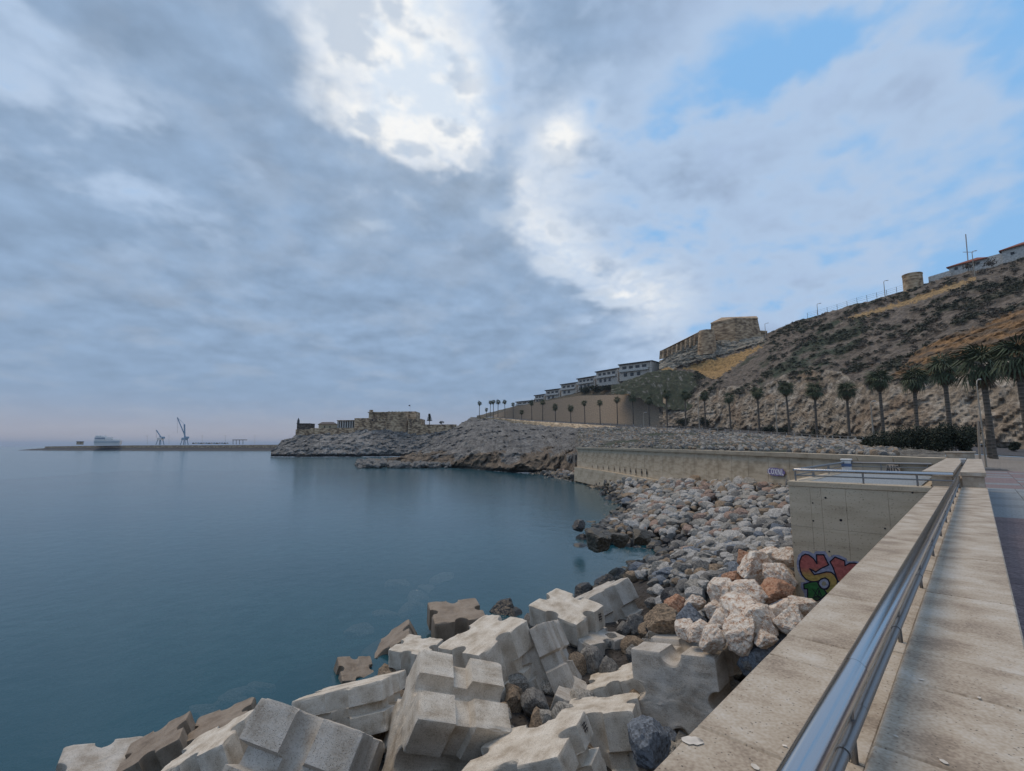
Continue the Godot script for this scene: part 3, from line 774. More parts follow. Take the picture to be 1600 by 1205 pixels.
var hill_rows := []
const OCHRE := [975, 598, 1040, 582, 1095, 567, 1150, 552, 1199, 537, 1180, 549, 1150, 572, 1115, 594, 1098, 586, 1075, 576, 1040, 574, 1000, 592]
const OCHRE2 := [1318, 497, 1400, 474, 1470, 450, 1526, 431, 1522, 440, 1490, 452, 1440, 470, 1380, 486, 1340, 497]
func poly(a: Array) -> PackedVector2Array:
	var r := PackedVector2Array()
	for i in range(0, a.size(), 2): r.append(Vector2(a[i], a[i + 1]))
	return r
func make_hill() -> void:
	hill_rows = [
		[[1036, 668, 206], [1080, 669, 194], [1120, 671, 180], [1160, 673, 162], [1200, 676, 148], [1240, 680, 138], [1300, 685, 122], [1360, 690, 107], [1420, 694, 97], [1480, 696, 90], [1540, 698, 82], [1600, 701, 76], [1700, 704, 68], [1900, 708, 60]],
		[[1036, 645, 212], [1080, 625, 204], [1120, 602, 192], [1160, 610, 172], [1200, 601, 160], [1240, 581, 152], [1300, 580, 135], [1360, 602, 117], [1420, 590, 108], [1480, 560, 104], [1540, 540, 98], [1600, 522, 92], [1700, 495, 84], [1900, 460, 76]],
		[[1036, 585, 232], [1080, 578, 232], [1120, 580, 222], [1160, 562, 214], [1200, 548, 200], [1240, 535, 188], [1300, 530, 170], [1360, 530, 150], [1420, 515, 142], [1480, 495, 132], [1540, 478, 124], [1600, 460, 118], [1700, 430, 108], [1900, 390, 98]],
		[[1028, 566, 250], [1060, 548, 248], [1090, 532, 244], [1110, 531, 240], [1150, 531, 238], [1190, 527, 236], [1203, 519, 232], [1240, 503, 218], [1300, 487, 200], [1340, 474, 192], [1380, 464, 185], [1420, 452, 180], [1480, 432, 170], [1540, 421, 162], [1600, 402, 154], [1700, 372, 142], [1900, 325, 128]],
		[[1028, 570, 300], [1190, 528, 300], [1300, 493, 290], [1900, 345, 230]]]
	var och := poly(OCHRE); var och2 := poly(OCHRE2)
	var strata := poly([1432, 548, 1470, 530, 1510, 518, 1560, 497, 1600, 482, 1660, 470, 1660, 560, 1560, 560, 1500, 566, 1450, 590, 1385, 594, 1420, 565])
	var crag := poly([1020, 572, 1030, 556, 1090, 525, 1110, 528, 1190, 522, 1199, 533, 1150, 549, 1095, 564, 1040, 579, 975, 596])
	var green1 := poly([1180, 600, 1230, 560, 1300, 500, 1350, 500, 1345, 530, 1310, 570, 1250, 575, 1200, 605])
	var shape := func(p: Vector3, uv: Vector2) -> Vector3:
		if uv.y >= 3.9: return p
		var s := seen(p)
		var out := (flat(cam.position - p)).normalized()
		var rocky := clampf(1.25 - uv.y, 0.0, 1.0) * smoothstep(0.0, 0.06, uv.y)
		if Geometry2D.is_point_in_polygon(s, och) or Geometry2D.is_point_in_polygon(s, och2): return p + out * 0.25 * nf.get_noise_3dv(p)
		var d := 0.0
		if Geometry2D.is_point_in_polygon(s, strata) or Geometry2D.is_point_in_polygon(s, crag):
			var l := p.y * 0.55 + nz.get_noise_2d(p.x * 0.6, p.z * 0.6) * 1.3
			d += (l - floorf(l)) * 1.6 + ridged(p, 1.6) * 0.7
		d += rocky * (ridged(p, 0.9) * 2.3 + ridged(p, 2.8) * 1.1 + nf.get_noise_3dv(p * 1.7) * 0.8)
		var soil := (1.0 - rocky) * smoothstep(0.0, 0.3, 4.0 - uv.y)
		d += soil * (nz.get_noise_3dv(p * 0.55) * 2.2 + nf.get_noise_3dv(p * 0.9) * 0.9)
		return p + out * d + Vector3(0, 1, 0) * (soil * nf.get_noise_3dv(p * 0.7 + Vector3(50, 0, 0)) * 0.7)
	var colour := func(q: Vector3, p: Vector3, uv: Vector2) -> Color:
		var s := seen(p)
		s += Vector2(nf.get_noise_2d(s.x * 0.3, s.y * 0.3), nf.get_noise_2d(s.x * 0.3 + 90.0, s.y * 0.3)) * 4.0
		var g := nf.get_noise_3dv(p * 0.8)
		var h := nz.get_noise_3dv(p * 0.9)
		if Geometry2D.is_point_in_polygon(s, och):
			return Color(0.52, 0.335, 0.14) * (0.97 + 0.12 * g) if g < 0.45 else Color(0.20, 0.15, 0.08)
		if Geometry2D.is_point_in_polygon(s, och2): return Color(0.50, 0.34, 0.16) * (0.97 + 0.15 * g)
		if Geometry2D.is_point_in_polygon(s, crag): return Color(0.42, 0.385, 0.32) * (1.0 + 0.4 * g)
		if Geometry2D.is_point_in_polygon(s, strata):
			var band := sin(p.y * 2.2 + h * 5.0)
			return Color(0.38, 0.22, 0.10).lerp(Color(0.22, 0.155, 0.10), smoothstep(-0.3, 0.7, band + g))
		var edge := 1.0 + nz.get_noise_2d(p.x * 0.8, p.z * 0.8) * 0.22
		if uv.y < edge:
			var c := Color(0.36, 0.295, 0.225).lerp(Color(0.56, 0.505, 0.43), smoothstep(-0.15, 0.4, g))
			c = c.lerp(Color(0.34, 0.24, 0.16), smoothstep(0.05, 0.5, h) * 0.7)
			return c
		var scrub := Color(0.255, 0.215, 0.178).lerp(Color(0.165, 0.14, 0.116), smoothstep(-0.2, 0.35, g))
		if Geometry2D.is_point_in_polygon(s, green1): scrub = scrub.lerp(Color(0.055, 0.085, 0.05), smoothstep(-0.35, 0.1, h))
		return scrub.lerp(Color(0.085, 0.095, 0.065), smoothstep(0.15, 0.45, h))
	var b := loft(hill_rows, 1030, 1900, 470, [46, 52, 34, 6], shape, colour)
	ground("hillside", facets(b), mats["earth"])
	# ground behind the retaining wall, under the terraced houses
	var rows := [
		[[745, 654, 372], [770, 651, 362], [800, 638, 335], [850, 628, 307], [905, 619, 283], [960, 618, 256], [1000, 619, 232], [1040, 621, 214]],
		[[745, 650, 385], [770, 649, 380], [807, 635, 352], [840, 627, 338], [865, 621, 325], [890, 614, 310], [917, 606, 297], [950, 598, 278], [985, 592, 262], [1040, 582, 240]],
		[[745, 650, 420], [807, 634, 400], [890, 612, 360], [985, 588, 300], [1040, 575, 280]]]
	var dirt := func(q: Vector3, p: Vector3, uv: Vector2) -> Color:
		var g := nf.get_noise_3dv(p * 0.8)
		if uv.x > 960.0 and uv.y < 0.62: return Color(0.27, 0.20, 0.115) * (1.0 + 0.4 * g)
		return Color(0.09, 0.085, 0.065).lerp(Color(0.20, 0.16, 0.11), smoothstep(-0.1, 0.4, g))
	var bumpy := func(p: Vector3, uv: Vector2) -> Vector3: return p + Vector3(0, nf.get_noise_3dv(p * 0.6) * 0.7 * (1.0 if uv.y > 0.02 else 0.0), 0)
	ground("terrace_ground", loft(rows, 745, 1040, 150, [16, 6], bumpy, dirt), mats["earth"])
	# green mound in front of the ochre slope
	rows = [
		[[950, 616, 226], [985, 616, 222], [1040, 640, 208], [1075, 640, 200], [1122, 612, 200]],
		[[955, 610, 232], [985, 600, 230], [1010, 596, 226], [1040, 600, 220], [1075, 604, 214], [1119, 604, 208]],
		[[965, 601, 238], [985, 592, 236], [1010, 583, 234], [1040, 577, 231], [1075, 581, 226], [1095, 588, 222], [1117, 597, 214]],
		[[965, 606, 246], [1010, 590, 246], [1040, 586, 244], [1117, 602, 226]]]
	var moss := func(q: Vector3, p: Vector3, uv: Vector2) -> Color:
		var g := nf.get_noise_3dv(p * 1.1)
		if g > 0.36: return Color(0.24, 0.24, 0.22)
		return Color(0.05, 0.07, 0.04).lerp(Color(0.085, 0.095, 0.06), smoothstep(-0.3, 0.3, g))
	var lumpy := func(p: Vector3, uv: Vector2) -> Vector3: return p + Vector3(0, nf.get_noise_3dv(p * 0.9) * 0.8, 0)
	ground("green_mound", loft(rows, 955, 1120, 110, [14, 14, 6], lumpy, moss), mats["earth"])

func make_shore_cliff() -> void:
	var rk := func(amp: float) -> Callable:
		return func(p: Vector3, uv: Vector2) -> Vector3:
			var out := flat(cam.position - p).normalized()
			var e := smoothstep(0.0, 0.25, uv.y) * 0.8 + 0.2
			var gully := nz.get_noise_2d(p.x * 0.28 + p.z * 0.05, 3.0) * 2.0
			return p + (out * (ridged(p, 0.55) * 2.6 + ridged(p, 1.5) * 1.6 + nf.get_noise_3dv(p * 1.2) * 0.9 + gully) + Vector3(0, 1, 0) * (ridged(p, 1.1) * 0.7 + nf.get_noise_3dv(p) * 0.5)) * amp * e
	var tint := func(q: Vector3, p: Vector3, uv: Vector2) -> Color:
		var g := nf.get_noise_3dv(p * 0.7); var h := nz.get_noise_3dv(p * 0.8)
		var c := Color(0.235, 0.23, 0.225).lerp(Color(0.36, 0.35, 0.335), smoothstep(-0.15, 0.35, g))
		var low := 3.6 + h * 4.0
		if q.y < low: c = c.lerp(Color(0.30, 0.215, 0.135) * (0.85 + 0.5 * g), 0.75)      # tan rock of the lower face
		if q.y < 0.75 + 0.4 * g: c = Color(0.035, 0.033, 0.03)                               # wet weed at the waterline
		return c
	var rows := [
		[[556, 725.5, 159], [600, 727, 154], [650, 729, 147], [700, 731, 140], [750, 735, 126], [800, 739, 114], [850, 740, 110], [890, 744, 98], [912, 746, 92]],
		[[556, 725, 159], [600, 722, 156], [650, 719, 150], [700, 712, 146], [750, 710, 132], [800, 712, 121], [850, 712, 116], [890, 716, 101], [912, 716, 93]],
		[[556, 724.5, 159], [600, 720, 158], [640, 712, 163], [660, 705, 170], [680, 690, 182], [700, 676, 190], [720, 664, 200], [737, 655, 208], [770, 657, 204], [800, 663, 196], [850, 671, 185], [905, 674, 165], [912, 686, 120]],
		[[556, 726, 175], [640, 715, 190], [680, 692, 210], [737, 656, 235], [912, 672, 180]]]
	ground("shore_cliff", facets(loft(rows, 556, 912, 300, [26, 44, 5], rk.call(1.0), tint)), mats["cliff_rock"])
	var tint2 := func(q: Vector3, p: Vector3, uv: Vector2) -> Color:
		var g := nf.get_noise_3dv(p * 0.5); var h := nz.get_noise_3dv(p * 0.5)
		var c := Color(0.26, 0.255, 0.25).lerp(Color(0.44, 0.43, 0.415), smoothstep(-0.1, 0.4, g + 0.25 * (1.0 if uv.x > 500.0 and uv.x < 580.0 else -0.3)))
		if q.y < 1.6 + 0.8 * g: c = Color(0.04, 0.038, 0.036)
		return c
	rows = [
		[[423, 713.5, 268], [470, 714.3, 262], [560, 714, 262], [640, 713.5, 266], [740, 713, 266]],
		[[424, 709, 272], [450, 701, 272], [500, 698, 270], [560, 697, 270], [640, 697, 275], [740, 690, 275]],
		[[426, 705, 278], [440, 690, 284], [462, 682, 288], [520, 678, 290], [560, 674, 292], [590, 670, 293], [610, 666, 294], [650, 676, 292], [700, 673, 290], [740, 664, 288]],
		[[426, 707, 300], [440, 695, 330], [740, 666, 330]]]
	ground("headland", facets(loft(rows, 423, 740, 220, [14, 26, 4], rk.call(1.15), tint2)), mats["cliff_rock"])

var wall_line := []
func make_slopes() -> void:
	# embankment of stones between the sea wall and the road, and the road itself
	var wp := wall_path()
	var a := []
	for p: Vector3 in wp:
		var s := seen(Vector3(p.x, COPE2 - 0.12, p.z))
		a.append([s.x, s.y, -p.z + 1.0])
	a.sort_custom(func(x, y): return x[0] < y[0])
	var edge := [[903, 668, 196], [965, 668, 190], [1015, 669, 180], [1072, 672, 165], [1142, 677, 145], [1187, 681, 130], [1234, 684, 116], [1277, 688, 104], [1345, 692, 88], [1400, 699, 70], [1450, 702, 62], [1478, 706, 56]]
	var rows := [a, edge]
	var bumpy := func(p: Vector3, uv: Vector2) -> Vector3: return p + Vector3(0, (ridged(p, 2.2) * 0.25 + nf.get_noise_3dv(p * 2.0) * 0.25) * smoothstep(0.0, 0.15, uv.y), 0)
	var tint := func(q: Vector3, p: Vector3, uv: Vector2) -> Color:
		var g := nf.get_noise_3dv(p * 1.4)
		return Color(0.17, 0.155, 0.13).lerp(Color(0.27, 0.25, 0.215), smoothstep(-0.2, 0.3, g)).lerp(Color(0.06, 0.075, 0.045), smoothstep(0.05, 0.3, nz.get_noise_3dv(p * 0.6)))
	ground("stone_embankment", loft(rows, 903, 1478, 150, [70], bumpy, tint), mats["earth"])
	var far_edge := [[735, 653, 372], [770, 652, 356], [830, 656, 312], [905, 660, 272], [965, 663, 234], [1036, 667.5, 208], [1080, 668.5, 196], [1120, 670.5, 182], [1160, 672.5, 164], [1200, 675.5, 150], [1240, 679.5, 140], [1300, 684.5, 124], [1360, 689.5, 109], [1420, 693.5, 99], [1480, 695.5, 92], [1540, 697.5, 84], [1600, 700.5, 78], [1700, 703.5, 70], [1900, 707, 62]]
	var near_edge := [[735, 654, 215], [770, 655, 214], [830, 660, 212], [903, 664.5, 205], [965, 666.5, 195], [1015, 668.2, 185], [1072, 671.5, 168], [1142, 676.5, 147], [1187, 680.5, 132], [1234, 683.5, 118], [1277, 687.5, 106], [1345, 691.5, 90], [1400, 698, 72], [1450, 701.5, 64], [1478, 705.5, 57], [1500, 708, 60], [1560, 712, 62], [1600, 714, 60], [1700, 719, 52], [1900, 727, 42]]
	var none := func(p: Vector3, uv: Vector2) -> Vector3: return p
	var white := func(q: Vector3, p: Vector3, uv: Vector2) -> Color: return Color.WHITE
	ground("road", loft([near_edge, far_edge], 735, 1900, 160, [6], none, white), mats["asphalt"])
	# paved verge between the promenade and the road, with a kerb
	var verge := [[1478, 728, 38.2], [1520, 730, 36.6], [1600, 745, 26.4], [1900, 800, 12.9]]
	ground("verge", loft([verge, [[1478, 706, 56.5], [1500, 708.3, 59.5], [1560, 712.2, 61.5], [1600, 714.3, 59.5], [1700, 719.3, 51.5], [1900, 727.5, 41.5]]], 1478, 1900, 40, [4], func(p: Vector3, uv: Vector2) -> Vector3: return p - Vector3(0, 0.03, 0), white), mats["pavement"])
	var k := Mb.new()
	var up := Vector3(0, 0.14, 0)
	for i in 60:
		var p := row_at(near_edge, 1480 + i * 7.0); var q := row_at(near_edge, 1487 + i * 7.0)
		var n := flat(p).normalized() * 0.3
		k.quad(p - n, q - n, q - n + up, p - n + up); k.quad(p - n + up, q - n + up, q + up, p + up); k.quad(p, q, q + up, p + up)
	ground("road_kerb", k, mats["pavement"])
	k = Mb.new()
	for i in 120:
		var p := row_at(far_edge, 1040 + i * 7.0); var q := row_at(far_edge, 1047 + i * 7.0)
		var n := flat(p).normalized() * 1.2
		k.quad(p - n, q - n, q - n + up * 1.6, p - n + up * 1.6); k.quad(p - n + up * 1.6, q - n + up * 1.6, q + n + up * 1.6, p + n + up * 1.6)
	ground("far_kerb", k, mats["pavement"])
	# stone-faced wall carrying the road above the shore cliff
	var o := thing("road_retaining_wall", "tan masonry wall carrying the palm road above the grey shore cliff", "wall", at(850, 668, 200))
	var top := [[735, 652, 206], [770, 652.5, 204], [830, 658, 197], [903, 663, 188], [962, 666, 184]]
	var bot := [[735, 658, 207], [770, 664, 204], [830, 674, 194], [870, 680, 184], [903, 680, 176], [962, 668, 183]]
	wpart("masonry", loft([bot, top, [[735, 652, 209], [962, 666, 187]]], 735, 962, 60, [6, 1], none, white), mats["rubble_pale"], o)
	# high retaining wall behind the palms
	o = thing("high_retaining_wall", "tall plain tan masonry wall behind the row of palms", "wall", at(900, 660, 275))
	bot = [[770, 653, 356], [830, 658, 312], [905, 662, 272], [965, 665, 234], [1040, 669, 207]]
	top = [[770, 650, 361], [800, 637.5, 334], [850, 627.5, 306], [905, 618.3, 282], [960, 617.2, 255], [1000, 618.2, 231], [1040, 620, 213]]
	wpart("masonry", loft([bot, top], 770, 1038, 90, [12], none, white), mats["masonry_tan"], o)
	var e := Mb.new()
	e.prism([at(1036, 669, 206), at(1041, 669, 205), at(1041, 669, 216), at(1036, 669, 218)], [at(1036, 620, 213), at(1040, 620, 212), at(1040, 620, 222), at(1036, 620, 224)])
	wpart("end_pier", e, mats["rubble_wall"], o)
	# guard rail on the sea side of the road
	o = thing("guard_rail", "long low pale guard rail along the sea side of the palm road", "railing", at(1100, 674, 155))
	var g := Mb.new(); var pp := Mb.new()
	for i in 100:
		var p := row_at(near_edge, 760 + i * 6.0); var q := row_at(near_edge, 766 + i * 6.0)
		for hh in [0.45, 0.95]:
			g.quad(p + Vector3(0, hh, 0), q + Vector3(0, hh, 0), q + Vector3(0, hh + 0.16, 0), p + Vector3(0, hh + 0.16, 0))
			g.quad(p + Vector3(0, hh + 0.16, 0), q + Vector3(0, hh + 0.16, 0), q + Vector3(0, hh + 0.16, -0.12), p + Vector3(0, hh + 0.16, -0.12))
		g.quad(p - Vector3(0, 0.3, 0), q - Vector3(0, 0.3, 0), q + Vector3(0, 0.22, 0), p + Vector3(0, 0.22, 0))
	wpart("rails", g, mats["pavement"], o)
	for i in 50:
		var p := row_at(near_edge, 762 + i * 12.0)
		var q := Mb.new()
		q.box(Transform3D(Basis(), p + Vector3(0, 0.5, -0.1)), Vector3(0.16, 1.1, 0.12), 0.01)
		wpart("post", q, mats["galvanised"], o)

# ---------------------------------------------------------------- shore: rubble, boulders, concrete armour blocks
var land := PackedVector2Array()
var land_line := PackedVector2Array()
var wall_pts := PackedVector2Array()
func xz(p: Vector3) -> Vector2: return Vector2(p.x, p.z)
func line_distance(p: Vector2, l: PackedVector2Array) -> float:
	var d := 1e9
	for i in l.size() - 1:
		d = minf(d, p.distance_squared_to(Geometry2D.get_closest_point_to_segment(p, l[i], l[i + 1])))
	return sqrt(d)
func beach_setup() -> void:
	for q in [[835, 740], [850, 742], [880, 748], [920, 756], [950, 768], [965, 780], [972, 795], [960, 812], [932, 822], [922, 836], [925, 851], [960, 853], [1000, 853], [1035, 859], [1028, 873], [1005, 885], [985, 894], [950, 911], [920, 926], [860, 949], [800, 966], [700, 988], [640, 1010], [560, 1065], [470, 1098], [380, 1145], [300, 1170], [200, 1205], [0, 1300]]:
		land.append(xz(at_y(q[0], q[1], 0.0)))
	land_line = land.duplicate()
	land.append_array([xz(W(-9, 6, 0)), xz(W(-9, -6, 0)), Vector2(70, 10), Vector2(70, -100), Vector2(14, -125)])
	for p in [W(-9, 0.9, 0), W(13.9, 0.9, 0), W(13.9, 3.55, 0), W(20.7, 3.55, 0), W(20.7, 1.2, 0), W(26.5, 1.0, 0)]: wall_pts.append(xz(p))
	var wp := wall_path()
	for i in range(1, wp.size()): wall_pts.append(xz(wp[i]))
	wall_pts.append(Vector2(12, -112))
func beach_y(p: Vector2) -> float:
	var ds := line_distance(p, land_line)
	if not Geometry2D.is_point_in_polygon(p, land): return -ds * 0.33
	var dw := line_distance(p, wall_pts)
	var top := lerpf(2.4, 4.1, smoothstep(11.0, 27.0, -p.y)) if p.y > -30.0 else lerpf(4.1, 1.2, clampf((-p.y - 30.0) / 56.0, 0, 1))
	var q := Vector3(p.x, 0, p.y)
	var pit := 1.0 - smoothstep(13.0, 15.2, q.dot(wd) - 0.5 * (q.dot(wn) - 4.0))     # hollow under the concrete blocks
	var k := ds / (ds + dw + 0.01)
	return maxf(lerpf(top * k, -0.4 + 2.7 * pow(k, 4.0), pit), 0.42 * smoothstep(0.4, 1.6, ds))
func make_beach() -> void:
	beach_setup()
	var b := Mb.new()
	var nx := 70; var nzz := 130
	for i in nx + 1:
		for j in nzz + 1:
			var p := Vector2(-14.0 + 36.0 * i / nx, 4.0 - 122.0 * j / nzz)
			var y := beach_y(p)
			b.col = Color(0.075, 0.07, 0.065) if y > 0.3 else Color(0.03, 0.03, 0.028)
			b.vert(Vector3(p.x, y - 0.28 + 0.12 * nf.get_noise_2d(p.x * 6.0, p.y * 6.0), p.y))
	for i in nx:
		for j in nzz:
			var q := i * (nzz + 1) + j
			b.ix.append_array([q, q + 1, q + nzz + 1, q + 1, q + nzz + 2, q + nzz + 1])
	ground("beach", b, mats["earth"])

func ball(sub: int) -> Array:
	var t := (1.0 + sqrt(5.0)) / 2.0
	var v := []
	for p in [Vector3(-1, t, 0), Vector3(1, t, 0), Vector3(-1, -t, 0), Vector3(1, -t, 0), Vector3(0, -1, t), Vector3(0, 1, t), Vector3(0, -1, -t), Vector3(0, 1, -t), Vector3(t, 0, -1), Vector3(t, 0, 1), Vector3(-t, 0, -1), Vector3(-t, 0, 1)]: v.append(p.normalized())
	var f := [0, 11, 5, 0, 5, 1, 0, 1, 7, 0, 7, 10, 0, 10, 11, 1, 5, 9, 5, 11, 4, 11, 10, 2, 10, 7, 6, 7, 1, 8, 3, 9, 4, 3, 4, 2, 3, 2, 6, 3, 6, 8, 3, 8, 9, 4, 9, 5, 2, 4, 11, 6, 2, 10, 8, 6, 7, 9, 8, 1]
	for s in sub:
		var mid := {}; var g := []
		for i in range(0, f.size(), 3):
			var m := []
			for k in 3:
				var a: int = f[i + k]; var c: int = f[i + (k + 1) % 3]
				var key := Vector2i(mini(a, c), maxi(a, c))
				if not mid.has(key):
					v.append(((v[a] + v[c]) * 0.5).normalized()); mid[key] = v.size() - 1
				m.append(mid[key])
			g.append_array([f[i], m[0], m[2], f[i + 1], m[1], m[0], f[i + 2], m[2], m[1], m[0], m[1], m[2]])
		f = g
	return [v, f]
func boulder(sd: int, sub: int, cuts: int, rough: float, material: Material) -> ArrayMesh:
	var r := RandomNumberGenerator.new(); r.seed = sd
	var g := ball(sub)
	var pl := []
	for k in cuts:
		var n := Vector3(r.randf_range(-1, 1), r.randf_range(-1, 1), r.randf_range(-1, 1)).normalized()
		pl.append([n, r.randf_range(0.62, 0.95)])
	var o := Mb.new()
	var w := []
	for n: Vector3 in g[0]:
		var d := 1.15
		for e in pl:
			var c := n.dot(e[0])
			if c > 0.05: d = minf(d, float(e[1]) / c)
		d *= 1.0 + rough * nf.get_noise_3dv(n * 9.0 + Vector3(sd, 0, 0)) + rough * 0.6 * nf.get_noise_3dv(n * 26.0 + Vector3(0, sd, 0))
		w.append(n * d)
	for i in range(0, g[1].size(), 3): o.tri(w[g[1][i]], w[g[1][i + 2]], w[g[1][i + 1]])
	return o.mesh(material)

const ROCKS := {
	"rock_pale": ["rough cream limestone rock in the stone slope below the sea wall", "cream rocks of the stone slope"],
	"rock_white": ["whitish rock among the darker stones of the bay slope", "white rocks of the stone slope"],
	"rock_pink": ["pinkish rock among the cream stones of the bay slope", "pink rocks of the stone slope"],
	"rock_tan": ["tan brown rock in the stone slope of the bay", "tan rocks of the stone slope"],
	"rock_grey": ["mid grey rock in the stone slope beside the lookout", "grey rocks of the stone slope"],
	"rock_blue": ["blue-grey slaty rock in the stone slope of the bay", "blue-grey rocks of the stone slope"],
	"rock_dark": ["charcoal rock low on the stone slope near the water", "charcoal rocks of the stone slope"],
	"rock_wet": ["wet black rock at the edge of the sea", "wet rocks at the waterline"],
	"rock_brown_wet": ["wet brown weedy rock at the edge of the sea", "wet brown rocks at the waterline"]}
func make_rocks() -> void:
	var shapes := {}
	var fine := {}
	for k in ROCKS:
		shapes[k] = []; fine[k] = []
		for s in 3:
			shapes[k].append(boulder(100 + s * 7 + k.hash() % 50, 1, 11, 0.10, mats[k]))
			fine[k].append(boulder(200 + s * 7 + k.hash() % 50, 3, 14, 0.09, mats[k]))
	var list := []
	var z := -9.0
	while z > -116.0:
		var step := 0.37 if z > -24.0 else (0.47 if z > -45.0 else 0.7)
		var x := -2.0
		while x < 22.0:
			var p := Vector2(x + rng.randf_range(-0.5, 0.5) * step, z + rng.randf_range(-0.5, 0.5) * step)
			x += step
			var inside := Geometry2D.is_point_in_polygon(p, land)
			var ds := line_distance(p, land_line)
			if not inside and ds > (1.6 if z < -20.0 else 0.4): continue
			if not inside and rng.randf() < 0.45: continue
			var y := beach_y(p)
			var s := seen(Vector3(p.x, y, p.y))
			if s.x < 560 or s.x > 1290 or s.y > 1215: continue
			if s.x < 1018 and s.y > 898 + (1018 - s.x) * 0.16: continue
			var q := Vector3(p.x, 0, p.y)
			var ts := q.dot(wd); var ss := q.dot(wn)
			if ss < 1.0 and ts < 27.0: continue
			if ts > 13.5 and ts < 21.0 and ss < 3.9: continue
			var dw := line_distance(p, wall_pts)
			if dw < 0.35: continue
			if p.y < -26.0 and p.x > 13.0:                     # behind the sea wall
				var onland := true
				for i in wall_pts.size() - 1:
					if wall_pts[i].y >= p.y and wall_pts[i + 1].y < p.y:
						var f := (p.y - wall_pts[i].y) / (wall_pts[i + 1].y - wall_pts[i].y)
						if p.x > lerpf(wall_pts[i].x, wall_pts[i + 1].x, f) - 0.3: onland = false
				if not onland: continue
			elif p.y < -21.0 and ss < 1.4 and ts < 30.0: continue
			var r := step * (rng.randf_range(0.4, 0.75) if rng.randf() < 0.78 else rng.randf_range(0.75, 1.15))
			var kind := "rock_grey"
			var u := rng.randf()
			var up := y + 0.4 * nz.get_noise_2d(p.x * 3.0, p.y * 3.0)
			if not inside or ds < 0.5: kind = "rock_wet" if u < 0.6 else "rock_brown_wet"
			elif up < 0.34: kind = ["rock_dark", "rock_brown_wet", "rock_wet", "rock_grey"][int(u * 3.99)]
			elif up < 0.62: kind = ["rock_dark", "rock_grey", "rock_grey", "rock_blue", "rock_tan", "rock_pale"][int(u * 5.99)]
			elif -p.y > 27.0: kind = ["rock_pale", "rock_pale", "rock_pink", "rock_white", "rock_white", "rock_pale", "rock_grey", "rock_tan"][int(u * 7.99)]
			else: kind = ["rock_pale", "rock_white", "rock_grey", "rock_blue", "rock_pale", "rock_grey", "rock_tan", "rock_dark", "rock_white", "rock_white"][int(u * 9.99)]
			var b := Basis.from_euler(Vector3(rng.randf_range(-0.5, 0.5), rng.randf() * TAU, rng.randf_range(-0.5, 0.5)))
			b = b * Basis.from_scale(Vector3(rng.randf_range(0.9, 1.35), rng.randf_range(0.55, 0.9), rng.randf_range(0.75, 1.05)) * r)
			list.append([r / p.length(), kind, Transform3D(b, Vector3(p.x, y + r * 0.12, p.y)), rng.randi() % 3])
		z -= step
	list.sort_custom(func(a, c): return a[0] > c[0])
	var loose := {}
	for i in list.size():
		var e: Array = list[i]
		if i < 300:
			var o := part("riprap_rock", (fine if i < 140 else shapes)[e[1]][e[3]], self, e[2])
			tag(o, ROCKS[e[1]][0], "rock", ROCKS[e[1]][1])
		else:
			var key := "%s/%d" % [e[1], e[3]]
			if not loose.has(key): loose[key] = []
			loose[key].append(e[2])
	var root := Node3D.new()
	root.name = numbered("small_riprap"); add_child(root)
	root.set_meta("kind", "stuff")
	tag(root, "mass of mixed pale, grey and pink stones covering the bay slope", "stones")
	for key: String in loose:
		var k := key.get_slice("/", 0)
		var mm := MultiMesh.new()
		mm.transform_format = MultiMesh.TRANSFORM_3D
		mm.mesh = shapes[k][int(key.get_slice("/", 1))]
		mm.instance_count = loose[key].size()
		for i in loose[key].size(): mm.set_instance_transform(i, loose[key][i])
		var mi := MultiMeshInstance3D.new()
		mi.multimesh = mm; mi.name = "stones"
		mi.set_meta("kind", "stuff")
		root.add_child(mi, true)
	# big orange-veined boulders heaped against the lookout: column, row, distance, radius, squash, kind
	var big := [[1218, 897, 12.2, .50, .8, 0], [1178, 892, 12.8, .62, .75, 1], [1150, 905, 13.0, .40, .8, 2], [1135, 930, 12.2, .52, .85, 0], [1172, 931, 11.6, .56, .9, 0], [1215, 925, 11.5, .50, .75, 2], [1156, 958, 10.9, .52, .8, 1], [1120, 952, 12.0, .34, .9, 1], [1186, 975, 10.3, .46, 1.0, 0], [1160, 990, 10.2, .42, 1.1, 0], [1222, 960, 10.6, .45, .85, 1], [1237, 975, 10.0, .40, 1.0, 0], [1130, 975, 10.9, .42, .8, 1], [1095, 985, 10.9, .36, .8, 0], [1057, 945, 13.0, .40, .9, 2], [1085, 945, 12.6, .34, .8, 0], [1195, 1000, 9.9, .30, .8, 1], [1112, 1000, 10.4, .34, .8, 0], [1253, 948, 10.4, .34, .9, 1], [1070, 985, 11.5, .33, .8, 1], [1165, 872, 14.0, .36, .8, 2], [1205, 870, 13.6, .44, .7, 1], [1228, 870, 12.9, .36, .8, 1]]
	var lab := ["chunky orange-veined limestone boulder heaped beside the graffiti wall", "pale cream limestone boulder heaped beside the graffiti wall", "rust-red limestone boulder among the pale ones near the graffiti wall"]
	var grp := ["orange-veined boulders by the lookout", "cream boulders by the lookout", "rust-red boulders by the lookout"]
	var nm := ["limestone", "limestone_pale", "limestone_red"]
	for i in big.size():
		var q: Array = big[i]
		var k: int = q[5]
		var o := part("boulder", boulder(500 + i * 13, 3, 13, 0.10, mats[nm[k]]), self)
		var b := Basis.from_euler(Vector3(rng.randf() * 0.8, rng.randf() * TAU, rng.randf() * 0.8))
		o.transform = Transform3D(b * Basis.from_scale(Vector3(1.15, q[4], 0.95) * float(q[3]) * 0.80), at(q[0], q[1], q[2]))
		tag(o, lab[k], "boulder", grp[k])
